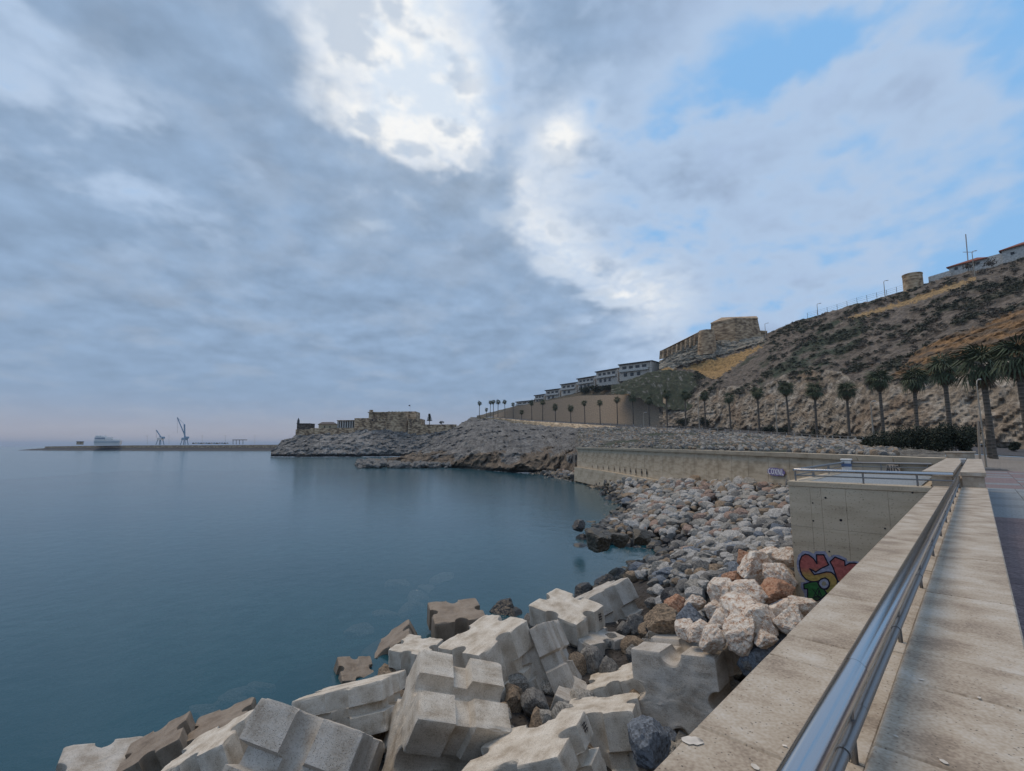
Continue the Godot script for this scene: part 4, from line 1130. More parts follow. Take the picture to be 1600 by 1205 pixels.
	# supporting stones under the heap
	for i in 26:
		var o := part("boulder", boulder(900 + i, 2, 12, 0.1, mats[["rock_grey", "rock_blue", "rock_grey"][i % 3]]), self)
		var p := at(1168 + (i * 37) % 80, 960 + (i * 53) % 75, 10.9 - 0.012 * ((i * 53) % 75))
		o.transform = Transform3D(Basis.from_euler(Vector3(i, i * 2.0, i * 3.0)) * Basis.from_scale(Vector3(1.1, 0.8, 1.0) * rng.randf_range(0.26, 0.42)), p)
		tag(o, "grey stone wedged under the limestone boulders near the graffiti wall", "rock", "grey stones under the boulder heap")
	var dark := []
	for k in 6: dark.append(boulder(1500 + k, 2, 11, 0.1, mats[["rock_grey", "rock_pale", "rock_tan"][k % 3]]))
	var placed := 0
	for k in 900:                                          # stones filling the gaps between the blocks
		if placed >= 110: break
		var p := at_y(rng.randf_range(330, 1080), rng.randf_range(985, 1215), 0.05)
		if not Geometry2D.is_point_in_polygon(xz(p), land) or p.dot(wn) < 1.5: continue
		var ds := line_distance(xz(p), land_line)
		if ds < 0.5: continue
		placed += 1
		var o := part("filler_stone", dark[k % 6], self)
		o.transform = Transform3D(Basis.from_euler(Vector3(k, k * 2.0, k * 0.7)) * Basis.from_scale(Vector3(1.15, 0.8, 1.0) * rng.randf_range(0.24, 0.42)), Vector3(p.x, beach_y(xz(p)) - 0.12, p.z))
		tag(o, "grey or tan stone in the gaps underneath the concrete blocks", "stone", "stones between the concrete blocks")
	for q in [[381, 1086, 0.42], [353, 1102, 0.30], [323, 1117, 0.34], [297, 1161, 0.36], [212, 1195, 0.4], [405, 1075, 0.28], [640, 955, 0.5], [655, 935, 0.42], [690, 905, 0.5], [622, 912, 0.4], [668, 922, 0.35], [560, 985, 0.4], [600, 960, 0.35]]:
		var o := part("sunken_stone", boulder(1300 + int(q[0]), 2, 11, 0.1, mats["rock_pale"]), self)
		var p := at_y(q[0], q[1], -float(q[2]) * 0.75)
		o.transform = Transform3D(Basis.from_euler(Vector3(0.2, float(q[0]), 0.1)) * Basis.from_scale(Vector3(1.5, 0.6, 1.2) * float(q[2])), p)
		tag(o, "pale flat stone just under the water off the concrete blocks", "stone", "sunken stones off the blocks")
	for q in [[1040, 968, 12.6, .44, "rock_tan", "rounded brown-grey streaked boulder beside the leaning concrete block"], [1078, 968, 12.3, .38, "rock_blue", "shiny blue-grey and white streaked boulder beside the limestone heap"], [1012, 1168, 8.6, .40, "rock_blue", "upright blue-grey slaty boulder between the concrete blocks and the parapet"], [787, 952, 19.5, .5, "rock_wet", "black pointed wet rock standing in the sea off the blocks"], [805, 962, 19.0, .3, "rock_wet", "small black wet rock beside the pointed one in the sea"], [948, 911, 22.0, .42, "rock_wet", "rounded black wet rock at the shore behind the leaning block"], [912, 926, 20.5, .38, "rock_wet", "flat black wet rock behind the cross-shaped block top"], [935, 925, 20.5, .3, "rock_brown_wet", "brown weedy rock at the shore behind the cross-shaped block top"], [935, 846, 24.5, .75, "rock_brown_wet", "long weedy rock at the tip of the little stone spit"], [905, 822, 32.0, .4, "rock_wet", "lone black rock awash off the stone spit"], [1000, 838, 26.0, .5, "rock_brown_wet", "low dark weedy rock along the stone spit"], [965, 844, 25.0, .5, "rock_brown_wet", "flat brown weedy rock on the stone spit"]]:
		var o := part("shore_boulder", boulder(700 + int(q[0]), 3, 12, 0.10, mats[q[4]]), self)
		var sc := Vector3(1.0, 1.0, 1.0) if q[4] == "rock_blue" else Vector3(1.25, 0.85, 1.0)
		o.transform = Transform3D(Basis.from_euler(Vector3(0.3, float(q[0]), 0.2)) * Basis.from_scale(sc * float(q[3])), at(q[0], q[1], q[2]))
		tag(o, q[5], "boulder")

func block_mesh(sd: int, m: Material) -> ArrayMesh:
	var ls := [-1.0, -0.965, -0.9, -0.78, -0.64, -0.5, -0.38, -0.30, -0.25, -0.245, -0.22, -0.19, -0.16, -0.11, -0.055, 0.0]
	for i in range(14, -1, -1): ls.append(-float(ls[i]))
	var n := ls.size()
	var r := RandomNumberGenerator.new(); r.seed = sd
	var off := Vector3(r.randf(), r.randf(), r.randf()) * 100.0
	var bend := func(p: Vector3) -> Vector3:
		var half := func(x: float) -> float: return 0.27 * sqrt(maxf(0.0, 1.0 - pow(x / 0.25, 2.0))) if absf(x) < 0.25 else 0.0
		var trap := 0.15 * clampf((0.22 - absf(p.y)) / 0.06, 0.0, 1.0)
		var q := p
		q.x *= 1.0 - maxf(half.call(p.z), trap)
		q.z *= 1.0 - maxf(half.call(p.x), trap)
		var e := [absf(p.x), absf(p.y), absf(p.z)]
		e.sort()
		var w := p * 2.2 + off
		var wear := smoothstep(0.93, 1.0, e[1]) * (0.009 + 0.12 * maxf(0.0, nf.get_noise_3dv(w * 2.0) - 0.15)) + smoothstep(0.93, 1.0, e[0]) * 0.015
		q -= q.normalized() * wear * 1.6
		if p.y > 0.999: q.y += 0.030 * nf.get_noise_3dv(w * 1.6) + 0.015 * nf.get_noise_3dv(w * 5.0)      # trowelled top of the cast
		else: q += p * 0.006 * nf.get_noise_3dv(w * 4.0)
		return q
	var b := Mb.new()
	for ax in 3:
		for sg in [-1.0, 1.0]:
			var g := []
			for i in n:
				for j in n:
					var p := Vector3.ZERO
					p[ax] = sg; p[(ax + 1) % 3] = ls[i]; p[(ax + 2) % 3] = ls[j]
					g.append(bend.call(p))
			for i in n - 1:
				for j in n - 1:
					var q := [g[i * n + j], g[(i + 1) * n + j], g[(i + 1) * n + j + 1], g[i * n + j + 1]]
					if sg > 0: q.reverse()
					b.quad(q[0], q[1], q[2], q[3])
	return b.mesh(m)
const BLOCKS := [
	# column, row, distance, size, cap axis (right, up, towards us), side axis, surface, label
	[1079, 1067, 11.18, Vector3(1.66, 2.05, 1.88), Vector3(-0.599, 0.191, 0.777), Vector3(-0.051, 0.960, -0.275), "concrete", "big grooved concrete block standing upright next to the parapet and the limestone boulders"],
	[887, 986, 16.60, Vector3(2.09, 1.84, 1.53), Vector3(-0.080, 0.995, 0.058), Vector3(0.705, 0.016, 0.709), "concrete_pale", "concrete block seen from above as a cross, with a round notch in each side"],
	[952, 961, 18.70, Vector3(1.94, 1.97, 1.96), Vector3(-0.382, 0.868, -0.317), Vector3(0.280, 0.436, 0.855), "concrete", "leaning grey concrete block behind the cross-shaped one, next to the stone slope"],
	[853, 1038, 13.48, Vector3(1.56, 1.84, 1.28), Vector3(-0.388, 0.783, -0.487), Vector3(-0.344, 0.367, 0.864), "concrete", "grey grooved concrete block leaning in front of the cross-shaped one"],
	[693, 1140, 9.72, Vector3(2.26, 1.81, 1.49), Vector3(-0.909, 0.320, 0.266), Vector3(0.385, 0.888, 0.250), "concrete_pale", "pale concrete block tipped over, its four raised pads turned up"],
	[476, 1211, 8.18, Vector3(1.81, 1.55, 1.92), Vector3(0.265, 0.726, -0.634), Vector3(-0.021, 0.662, 0.749), "concrete", "grey speckled concrete block tipped to one side next to the long low pale block"],
	[553, 1106, 10.82, Vector3(1.58, 0.93, 2.01), Vector3(-0.211, 0.891, -0.402), Vector3(-0.129, 0.382, 0.915), "concrete_pale", "long low pale concrete block wedged beside the tipped four-pad block"],
	[769, 1041, 13.24, Vector3(1.83, 1.84, 1.85), Vector3(-0.293, 0.953, -0.069), Vector3(0.669, 0.256, 0.698), "concrete_pale", "concrete block lying flat behind the tipped four-pad block, rough top showing"],
	[833, 1212, 8.21, Vector3(2.00, 1.01, 1.45), Vector3(-0.369, 0.888, -0.274), Vector3(0.827, 0.448, 0.339), "concrete_pale", "concrete block with a smooth pale top directly before the four-pad block"],
	[950, 1172, 10.44, Vector3(1.65, 1.70, 1.72), Vector3(-0.140, 0.909, -0.393), Vector3(0.935, 0.252, 0.249), "concrete_pale", "flat-lying pale concrete block in the hollow beside the upright block"],
	[967, 1193, 10.99, Vector3(0.95, 1.07, 1.06), Vector3(-0.418, 0.906, 0.070), Vector3(0.833, 0.352, 0.427), "concrete", "small grey concrete block beside the blue-grey slaty boulder"],
	[977, 1106, 12.58, Vector3(1.47, 1.55, 1.55), Vector3(-0.297, 0.891, -0.342), Vector3(0.923, 0.360, 0.136), "concrete_pale", "pale concrete block mostly hidden below the leaning grey ones"],
	[712, 994, 17.0, 1.8, Vector3(0.03, 0.99, -0.05), Vector3(0.3, 0.0, 0.95), "concrete_wet", "brown weathered concrete block at the water's edge behind the flat one"],
	[622, 1042, 16.0, 1.8, Vector3(-0.5, 0.85, -0.05), Vector3(0.25, 0.1, 0.96), "concrete_wet", "brown tilted concrete slab sliding into the sea"],
	[550, 1068, 14.2, 1.0, Vector3(0.3, 0.93, 0.05), Vector3(0.5, 0.0, 0.85), "concrete_wet", "broken brown concrete chunk at the water behind the long low block"],
	[343, 1212, 8.32, Vector3(1.10, 1.21, 1.26), Vector3(-0.404, 0.905, -0.136), Vector3(0.911, 0.383, -0.153), "concrete_pale", "pale concrete block with a sloping top beside the speckled tipped one"],
	[258, 1196, 10.2, 1.15, Vector3(-0.35, 0.9, 0.05), Vector3(0.4, 0.1, 0.9), "concrete_wet", "small dark wet concrete block half in the sea"],
	[140, 1246, 9.8, 1.35, Vector3(0.22, 0.95, -0.05), Vector3(0.5, -0.1, 0.85), "concrete", "pinkish grey concrete block with a ribbed end, alone near the sea edge"],
	[352, 1166, 10.8, 1.2, Vector3(-0.25, 0.95, -0.1), Vector3(0.3, 0.1, 0.95), "concrete_wet", "low brownish concrete block peeping out behind the sloping-topped one"],
	[668, 1225, 10.0, 1.7, Vector3(0.3, 0.6, 0.74), Vector3(0.8, -0.5, 0.1), "concrete", "shadowed concrete block underneath the tipped four-pad block"],
	[926, 1030, 15.8, 1.6, Vector3(0.05, 0.99, -0.15), Vector3(0.5, 0.0, 0.85), "concrete", "stubby grey concrete block under the leaning one"],
	[650, 1040, 14.4, 1.2, Vector3(0.0, 0.99, -0.1), Vector3(-0.3, 0.0, 0.95), "concrete_pale", "small pale concrete block corner behind the tipped four-pad block"],
	[905, 1140, 12.2, 1.6, Vector3(0.35, 0.93, -0.1), Vector3(-0.3, 0.1, 0.95), "concrete", "shaded concrete block deep in the gap below the grooved leaning one"],
	[1045, 1238, 9.6, 1.4, Vector3(0.1, 0.99, -0.1), Vector3(0.5, 0.0, 0.85), "concrete", "grey concrete block low in the gap at the foot of the parapet"]]
func make_blocks() -> void:
	var cb := cam.transform.basis
	for i in BLOCKS.size():
		var q: Array = BLOCKS[i]
		var y: Vector3 = (cb * (q[4] as Vector3)).normalized()
		var x: Vector3 = cb * (q[5] as Vector3)
		x = (x - y * x.dot(y)).normalized()
		var m: StandardMaterial3D = mats[q[6]]
		var o := part("concrete_block", block_mesh(40 + i, m), self)
		o.transform = Transform3D(Basis(x, y, x.cross(y)) * Basis.from_scale((q[3] if q[3] is Vector3 else Vector3.ONE * float(q[3])) * 0.5), at(q[0], q[1], q[2]))
		tag(o, q[7], "concrete block", "concrete armour blocks on the shore")
		if i in [1, 8]:                               # black painted number marks
			var b := Mb.new()
			for s in [[-0.10, 0.12, 0.14, 0.16], [-0.12, 0.02, 0.12, 0.06], [-0.02, 0.18, -0.06, -0.16], [0.06, 0.14, 0.05, -0.12], [-0.14, -0.08, 0.1, -0.04]]:
				var a := Vector3(1.012, s[1] + 0.65, s[0] - 0.62); var e := Vector3(1.012, s[3] + 0.65, s[2] - 0.62)
				var d := (e - a).normalized().cross(Vector3.RIGHT) * 0.014
				b.quad(a - d, e - d, e + d, a + d)
			part("paint_mark", b.mesh(mats["black_paint"]), o)

# ---------------------------------------------------------------- palms and shrubs
func frond_mesh(m: Material, droop: float, sd: int) -> ArrayMesh:
	var r := RandomNumberGenerator.new(); r.seed = sd
	var b := Mb.new()
	var hub := Vector3(0.34, 0, 0)
	b.quad(Vector3(0, 0, -0.012), Vector3(0.34, 0, -0.010), Vector3(0.34, 0, 0.010), Vector3(0, 0, 0.012))
	var n := 15
	for k in n:
		var a := lerpf(-1.95, 1.95, k / (n - 1.0)) + r.randf_range(-0.05, 0.05)
		var l := 0.68 * (1.0 - 0.28 * absf(a) / 1.95) * r.randf_range(0.9, 1.08)
		var d := Vector3(cos(a), 0, sin(a)); var s := Vector3(-sin(a), 0, cos(a)) * 0.031
		var m1 := hub + d * l * 0.55 + Vector3(0, -0.03 * droop, 0); var tip := hub + d * l + Vector3(0, -l * 0.42 * droop * r.randf_range(0.6, 1.4), 0)
		b.quad(hub, m1 - s + Vector3(0, 0.012, 0), m1, hub)
		b.quad(hub, m1, m1 + s + Vector3(0, 0.012, 0), hub)
		b.tri(m1 - s, tip, m1); b.tri(m1, tip, m1 + s)
	return b.mesh(m)
var fronds := []
var dead := []
func palm(base: Vector3, h: float, cr: float, tr: float, label: String, near: bool, sd: int) -> void:
	var r := RandomNumberGenerator.new(); r.seed = sd
	var o := thing("palm_tree", label, "palm tree", base, "fan palms along the sea road", Basis(Vector3.UP, r.randf() * TAU))
	var b := Mb.new()
	var lean := Vector3(r.randf_range(-0.3, 0.3), 0, r.randf_range(-0.3, 0.3)) * h * 0.06
	var pts := []; var rr := []
	var top := h - cr * 0.95
	var n := 26 if near else 6
	for i in n + 1:
		var t := float(i) / n
		pts.append(Vector3(0, -0.3 + (top + 0.3) * t, 0) + lean * t * t)
		rr.append(tr * (1.25 - 0.25 * smoothstep(0.0, 0.12, t) - 0.22 * t) * (1.0 + r.randf_range(-0.05, 0.06)))
	b.tube(pts, rr, 12 if near else 7)
	part("trunk", b.mesh(mats["palm_bark"]), o)
	var head: Vector3 = pts[-1]
	var crown := Node3D.new(); crown.name = "crown"; crown.position = head
	var joined := SurfaceTool.new(); joined.begin(Mesh.PRIMITIVE_TRIANGLES)
	var brown := SurfaceTool.new(); brown.begin(Mesh.PRIMITIVE_TRIANGLES)
	if near: o.add_child(crown)
	var count := 30 if near else 20
	for k in count:
		var t := (k + 0.5) / count
		var el := lerpf(1.25, -0.62, pow(t, 0.8)) + r.randf_range(-0.22, 0.22)
		var az := k * 2.39996 + r.randf_range(-0.2, 0.2)
		var x := Basis(Vector3.UP, az) * Basis(Vector3.BACK, el) * Basis(Vector3.RIGHT, r.randf_range(-0.5, 0.5))
		var tf := Transform3D(x * Basis.from_scale(Vector3.ONE * cr * r.randf_range(0.85, 1.22)), Vector3(0, cr * 0.12 * sin(el), 0))
		if near: part("frond", fronds[k % 4], crown, tf)
		else: joined.append_from(fronds[k % 4], 0, tf.translated(head))
	for k in (26 if near else 9):
		var az := k * 2.39996
		var x := Basis(Vector3.UP, az) * Basis(Vector3.BACK, -1.15 - 0.3 * r.randf())
		var tf := Transform3D(x * Basis.from_scale(Vector3.ONE * cr * r.randf_range(0.55, 0.8)), Vector3(0, -0.1 * cr - 0.2 * cr * r.randf(), 0) + Vector3(cos(az), 0, -sin(az)) * tr * 0.6)
		brown.append_from(dead[k % 2], 0, tf.translated(head))
	if not near:
		var jm := joined.commit(); jm.surface_set_material(0, mats["frond"])
		part("crown", jm, o)
	var bm := brown.commit(); bm.surface_set_material(0, mats["dead_frond"])
	part("dead_frond_skirt", bm, o)
const PALMS := [[749, 626, 651, 9], [760, 637, 651, 7], [766, 625, 651, 8], [771, 624, 651.5, 9], [778, 624, 651.5, 9], [789, 624, 652, 9], [802, 628, 653, 8], [815, 640, 655, 9], [831, 625, 656, 10], [848, 623.5, 657, 11], [868, 631, 658, 12], [892, 632, 660, 13], [914, 624, 661, 12], [938, 623, 662, 13], [965, 618, 663.5, 14], [990, 614, 665, 16], [1015, 618, 666, 17], [1043, 606, 668, 19], [1072, 608, 669, 20], [1103, 609, 671, 20], [1142, 611, 672, 22], [1187, 601, 676, 25], [1234, 593, 679, 28], [1277, 595, 683, 32], [1328, 593, 686, 36], [1382, 573, 690, 42], [1436, 570, 695, 48], [1488, 548, 700, 58], [1553, 528, 717, 84], [1612, 516, 722, 100]]
const BY_PALM := ["at the far end of the road wall above the cliff", "short, between two taller ones above the cliff end", "", "", "", "", "where the high masonry wall begins", "very short, at the low end of the high masonry wall"]
func make_palms() -> void:
	for k in 4: fronds.append(frond_mesh(mats["frond"], 0.8 + 0.35 * k, k))
	for k in 2: dead.append(frond_mesh(mats["dead_frond"], 1.2, 20 + k))
	var zs := [[735, 218], [903, 208], [965, 198], [1015, 188], [1072, 171], [1142, 150], [1187, 135], [1234, 121], [1277, 109], [1328, 96], [1382, 84], [1436, 73], [1488, 63], [1553, 52], [1612, 45]]
	for i in PALMS.size():
		var q: Array = PALMS[i]
		var d := 218.0
		for k in zs.size() - 1:
			if q[0] >= zs[k][0]: d = lerpf(zs[k][1], zs[k + 1][1], (q[0] - zs[k][0]) / float(zs[k + 1][0] - zs[k][0]))
		var m := d / F
		var label := "slender fan palm in the row before the high masonry wall"
		if q[0] < 810: label = "distant fan palm in the clump at the far end of the cliff road"
		elif q[0] == 815: label = "shortest fan palm, before the low end of the high masonry wall"
		elif q[0] > 1030 and q[0] < 1110: label = "dark fan palm before the shadowed rock beside the masonry wall's end"
		elif q[0] >= 1110 and q[0] < 1340: label = "tall fan palm beside the guard rail under the scrubby hillside"
		elif q[0] >= 1340 and q[0] < 1500: label = "bushy fan palm rising behind the dark hedge of shrubs"
		elif q[0] == 1553: label = "thick-trunked fan palm on the paved verge next to the lamp post"
		elif q[0] > 1600: label = "big fan palm on the verge beyond the thick-trunked one"
		palm(at(q[0], q[2], d), (float(q[2]) - float(q[1])) * m, float(q[3]) * 0.5 * m * (1.0 if q[0] < 1600 else 0.85), clampf(float(q[3]) * m * 0.06, 0.12, 0.31), label, q[0] >= 1187, 300 + i)

func leaf_cloud(r: RandomNumberGenerator, b: Mb, c: Vector3, rad: Vector3, count: int, leaf: float) -> void:
	for k in count:
		var n := Vector3(r.randfn(), r.randfn(), r.randfn()).normalized()
		var lump := 1.0 + 0.35 * nf.get_noise_3dv(n * 5.0 + c)
		var p := c + n * rad * (pow(r.randf(), 0.45)) * lump
		var a := Vector3(r.randfn(), r.randfn(), r.randfn()).normalized() * leaf * r.randf_range(0.6, 1.3)
		var e := a.cross(Vector3(r.randfn(), r.randfn(), r.randfn())).normalized() * leaf * 0.45
		b.tri(p - a, p + e, p + a); b.tri(p - a, p + a, p - e)
func shrub(base: Vector3, w: float, h: float, count: int, leaf: float, m: String, label: String, group: String, sd: int) -> void:
	var r := RandomNumberGenerator.new(); r.seed = sd
	var o := thing("shrub", label, "shrub", base, group)
	var b := Mb.new()
	for k in 7:
		var c := Vector3(r.randf_range(-0.36, 0.36) * w, h * r.randf_range(0.32, 0.72), r.randf_range(-0.25, 0.25) * w)
		leaf_cloud(r, b, c, Vector3(w * 0.27, h * 0.27, w * 0.25), count / 7, leaf)
	part("foliage", b.mesh(mats[m]), o)
	var s := Mb.new()
	for k in 5:
		var f := Vector3(r.randf_range(-0.15, 0.15) * w, -0.1, r.randf_range(-0.1, 0.1) * w)
		s.tube([f, f + Vector3(r.randf_range(-0.1, 0.1) * w, h * 0.35, 0), f + Vector3(r.randf_range(-0.2, 0.2) * w, h * 0.65, 0)], [0.02 * h, 0.016 * h, 0.008 * h], 6)
	part("stem", s.mesh(mats["palm_bark"]), o)
func make_plants() -> void:
	var hedge := [[1372, 706, 43, 36, 24], [1402, 709, 40, 52, 36], [1432, 711, 38, 50, 44], [1462, 712, 37, 52, 46], [1490, 712, 36, 46, 42], [1512, 712, 37, 26, 40]]
	var how := ["lowest shrub at the guard rail end of the dark hedge", "rounded dark green shrub of the hedge behind the sea wall", "rounded dark green shrub of the hedge behind the sea wall", "tallest dark shrub of the hedge, next to the stone pier", "dark shrub leaning over the stone pier", "narrow dark shrub at the promenade end of the hedge"]
	for i in hedge.size():
		var q: Array = hedge[i]
		var m: float = q[2] / F
		shrub(at(q[0], q[1], q[2]), q[3] * m * 1.25, q[4] * m * 1.15, 4200, 0.085, "leaf_dark", how[i], "dark hedge behind the sea wall", 60 + i)
	for q in [[1202, 677, 146, 20, 12], [1225, 679, 140, 22, 13], [1262, 683, 132, 18, 9], [1277, 685, 128, 24, 17], [1306, 688, 118, 20, 10], [1066, 669, 190, 22, 16], [1100, 670, 184, 20, 22], [1345, 691, 108, 18, 10], [1585, 705, 70, 16, 14]]:
		var m: float = q[2] / F
		shrub(at(q[0], q[1], q[2]), q[3] * m, q[4] * m, 900, 0.28, "leaf_dark", "dark bush at the foot of the rock face behind the palm road", "bushes under the rock face", 90 + int(q[0]))
	for q in [[1252, 669, 150, 26, 14], [1120, 668, 160, 20, 6], [952, 668, 188, 22, 10], [1152, 680, 140, 18, 8]]:
		var m: float = q[2] / F
		shrub(at(q[0], float(q[1]) + 6.0, q[2]), q[3] * m, q[4] * m, 700, 0.25, "leaf_dark", "low bush on the stone embankment by the guard rail", "bushes on the embankment", 190 + int(q[0]))
	for q in [[912, 616, 284, 20, 14], [928, 616, 276, 24, 17], [948, 616, 266, 26, 16], [966, 615, 258, 22, 13], [984, 612, 250, 20, 9]]:
		var m: float = q[2] / F
		shrub(at(q[0], q[1], q[2]), q[3] * m, q[4] * m, 900, 0.4, "leaf_grey" if int(q[0]) % 4 else "leaf_dark", "brownish bush on the terrace between the high masonry wall and the row houses", "bushes below the row houses", 290 + int(q[0]))
	# scrub over the hillside
	var proto := []
	for k in 3:
		var r := RandomNumberGenerator.new(); r.seed = 700 + k
		var b := Mb.new()
		leaf_cloud(r, b, Vector3(0, 0.25, 0), Vector3(0.6, 0.4, 0.6), 46, 0.2)
		proto.append(b.mesh(mats[["leaf_grey", "leaf_scrub", "leaf_grey"][k]]))
	var ban := [poly(OCHRE), poly(OCHRE2), poly([1432, 548, 1510, 518, 1600, 482, 1660, 470, 1660, 560, 1560, 560, 1450, 590])]
	var root := Node3D.new(); root.name = numbered("hillside_scrub"); add_child(root)
	root.set_meta("kind", "stuff"); tag(root, "low grey-brown and green scrub covering the hillside above the rock face", "scrub")
	var lists := [[], [], []]
	var r2 := RandomNumberGenerator.new(); r2.seed = 4
	for k in 5200:
		var u := r2.randf_range(1040, 1720); var w := r2.randf_range(0.85, 2.95)
		var i := int(w)
		var p := row_at(hill_rows[i], u).lerp(row_at(hill_rows[i + 1], u), w - i)
		var s := seen(p)
		var skip := false
		for g: PackedVector2Array in ban:
			if Geometry2D.is_point_in_polygon(s, g): skip = true
		if s.x < 1200 and s.y < 580: skip = true
		var dens := nz.get_noise_3dv(p * 0.9)
		if skip or dens + r2.randf_range(-0.3, 0.3) < 0.02: continue
		var g := nz.get_noise_3dv(p * 0.9) > 0.12 or (s.x > 1190 and s.x < 1345 and nf.get_noise_3dv(p * 0.2) > -0.15)
		var sc := r2.randf_range(0.6, 1.5)
		lists[1 if g else (0 if r2.randf() < 0.5 else 2)].append(Transform3D(Basis(Vector3.UP, r2.randf() * TAU) * Basis.from_scale(Vector3(sc * 1.3, sc * 0.8, sc * 1.3)), p + flat(cam.position - p).normalized() * (1.2 + nz.get_noise_3dv(p * 0.55) * 1.4) - Vector3(0, 0.1, 0)))
	for k in 3: scatter(root, "scrub", proto[k], lists[k])
	# stones of the embankment
	root = Node3D.new(); root.name = numbered("embankment_stones"); add_child(root)
	root.set_meta("kind", "stuff"); tag(root, "countless grey stones on the bank between the sea wall and the road", "stones")
	lists = [[], [], []]
	var wp := wall_path()
	var edge := [[903, 668, 196], [965, 668, 190], [1015, 669, 180], [1072, 672, 165], [1142, 677, 145], [1187, 681, 130], [1234, 684, 116], [1277, 688, 104], [1345, 692, 88], [1400, 699, 70]]
	var a := []
	for p: Vector3 in wp:
		var s := seen(Vector3(p.x, COPE2 - 0.12, p.z)); a.append([s.x, s.y, -p.z + 1.0])
	a.sort_custom(func(x, y): return x[0] < y[0])
	for k in 6000:
		var u := r2.randf_range(905, 1400)
		var t := r2.randf_range(0.02, 0.97)
		var p := row_at(a, u).lerp(row_at(edge, u), t)
		if nz.get_noise_3dv(p * 0.6) > 0.22: continue
		var sc := r2.randf_range(0.18, 0.42) * (0.6 + 0.9 * t)
		lists[k % 3].append(Transform3D(Basis.from_euler(Vector3(r2.randf() * 3.0, r2.randf() * 3.0, r2.randf() * 3.0)) * Basis.from_scale(Vector3(1.2, 0.8, 1.0) * sc), p + Vector3(0, 0.15, 0)))
	for k in 3: scatter(root, "stones", boulder(820 + k, 1, 10, 0.1, mats[["rock_grey", "rock_pale", "rock_tan"][k]]), lists[k] if k < 2 else lists[k].slice(0, lists[k].size() / 2))
	# rubble on the cliff spit and on the pebbly strip at the far water's edge
	root = Node3D.new(); root.name = numbered("spit_rubble"); add_child(root)
	root.set_meta("kind", "stuff"); tag(root, "grey rubble along the low spit under the shore cliff", "rubble")
	var l := []
	for k in 900:
		var u := r2.randf_range(558, 705)
		var p := at_y(u, r2.randf_range(720.5, 729.0), 0.5)
		l.append(Transform3D(Basis.from_euler(Vector3(r2.randf() * 3.0, r2.randf() * 3.0, 0)) * Basis.from_scale(Vector3(1.2, 0.8, 1.0) * r2.randf_range(0.4, 1.0)), p * Vector3(1, 0, 1) + Vector3(0, r2.randf_range(0.1, 1.2), 0)))
	scatter(root, "rubble", boulder(831, 1, 10, 0.1, mats["rock_grey"]), l)
func scatter(root: Node3D, called: String, m: Mesh, l: Array) -> void:
	var mm := MultiMesh.new(); mm.transform_format = MultiMesh.TRANSFORM_3D
	mm.mesh = m; mm.instance_count = l.size()
	for i in l.size(): mm.set_instance_transform(i, l[i])
	var mi := MultiMeshInstance3D.new(); mi.multimesh = mm; mi.name = called
	mi.set_meta("kind", "stuff")
	root.add_child(mi, true)

# ---------------------------------------------------------------- lamps, masts, fence
func lamp(base: Vector3, h: float, r: float, arm: Vector3, label: String, group: String) -> void:
	var o := thing("street_lamp", label, "street lamp", base, group)
	var b := Mb.new()
	b.tube([Vector3(0, -0.3, 0), Vector3(0, h * 0.5, 0), Vector3(0, h * 0.96, 0)], [r, r * 0.8, r * 0.55], 10)
	part("pole", b.mesh(mats["lamp_pole"]), o)
	b = Mb.new()
	b.tube([Vector3(0, h * 0.95, 0), Vector3(0, h, 0) + arm * 0.25, Vector3(0, h * 1.01, 0) + arm], [r * 0.55, r * 0.5, r * 0.45], 8)
	part("arm", b.mesh(mats["lamp_pole"]), o)
	b = Mb.new()
	b.box(Transform3D(Basis.looking_at(arm, Vector3.UP), Vector3(0, h * 1.01, 0) + arm * 1.2), Vector3(r * 2.6, r * 1.2, maxf(r * 6.0, 0.3)), r * 0.3)
	part("lamp_head", b.mesh(mats["galvanised"]), o)
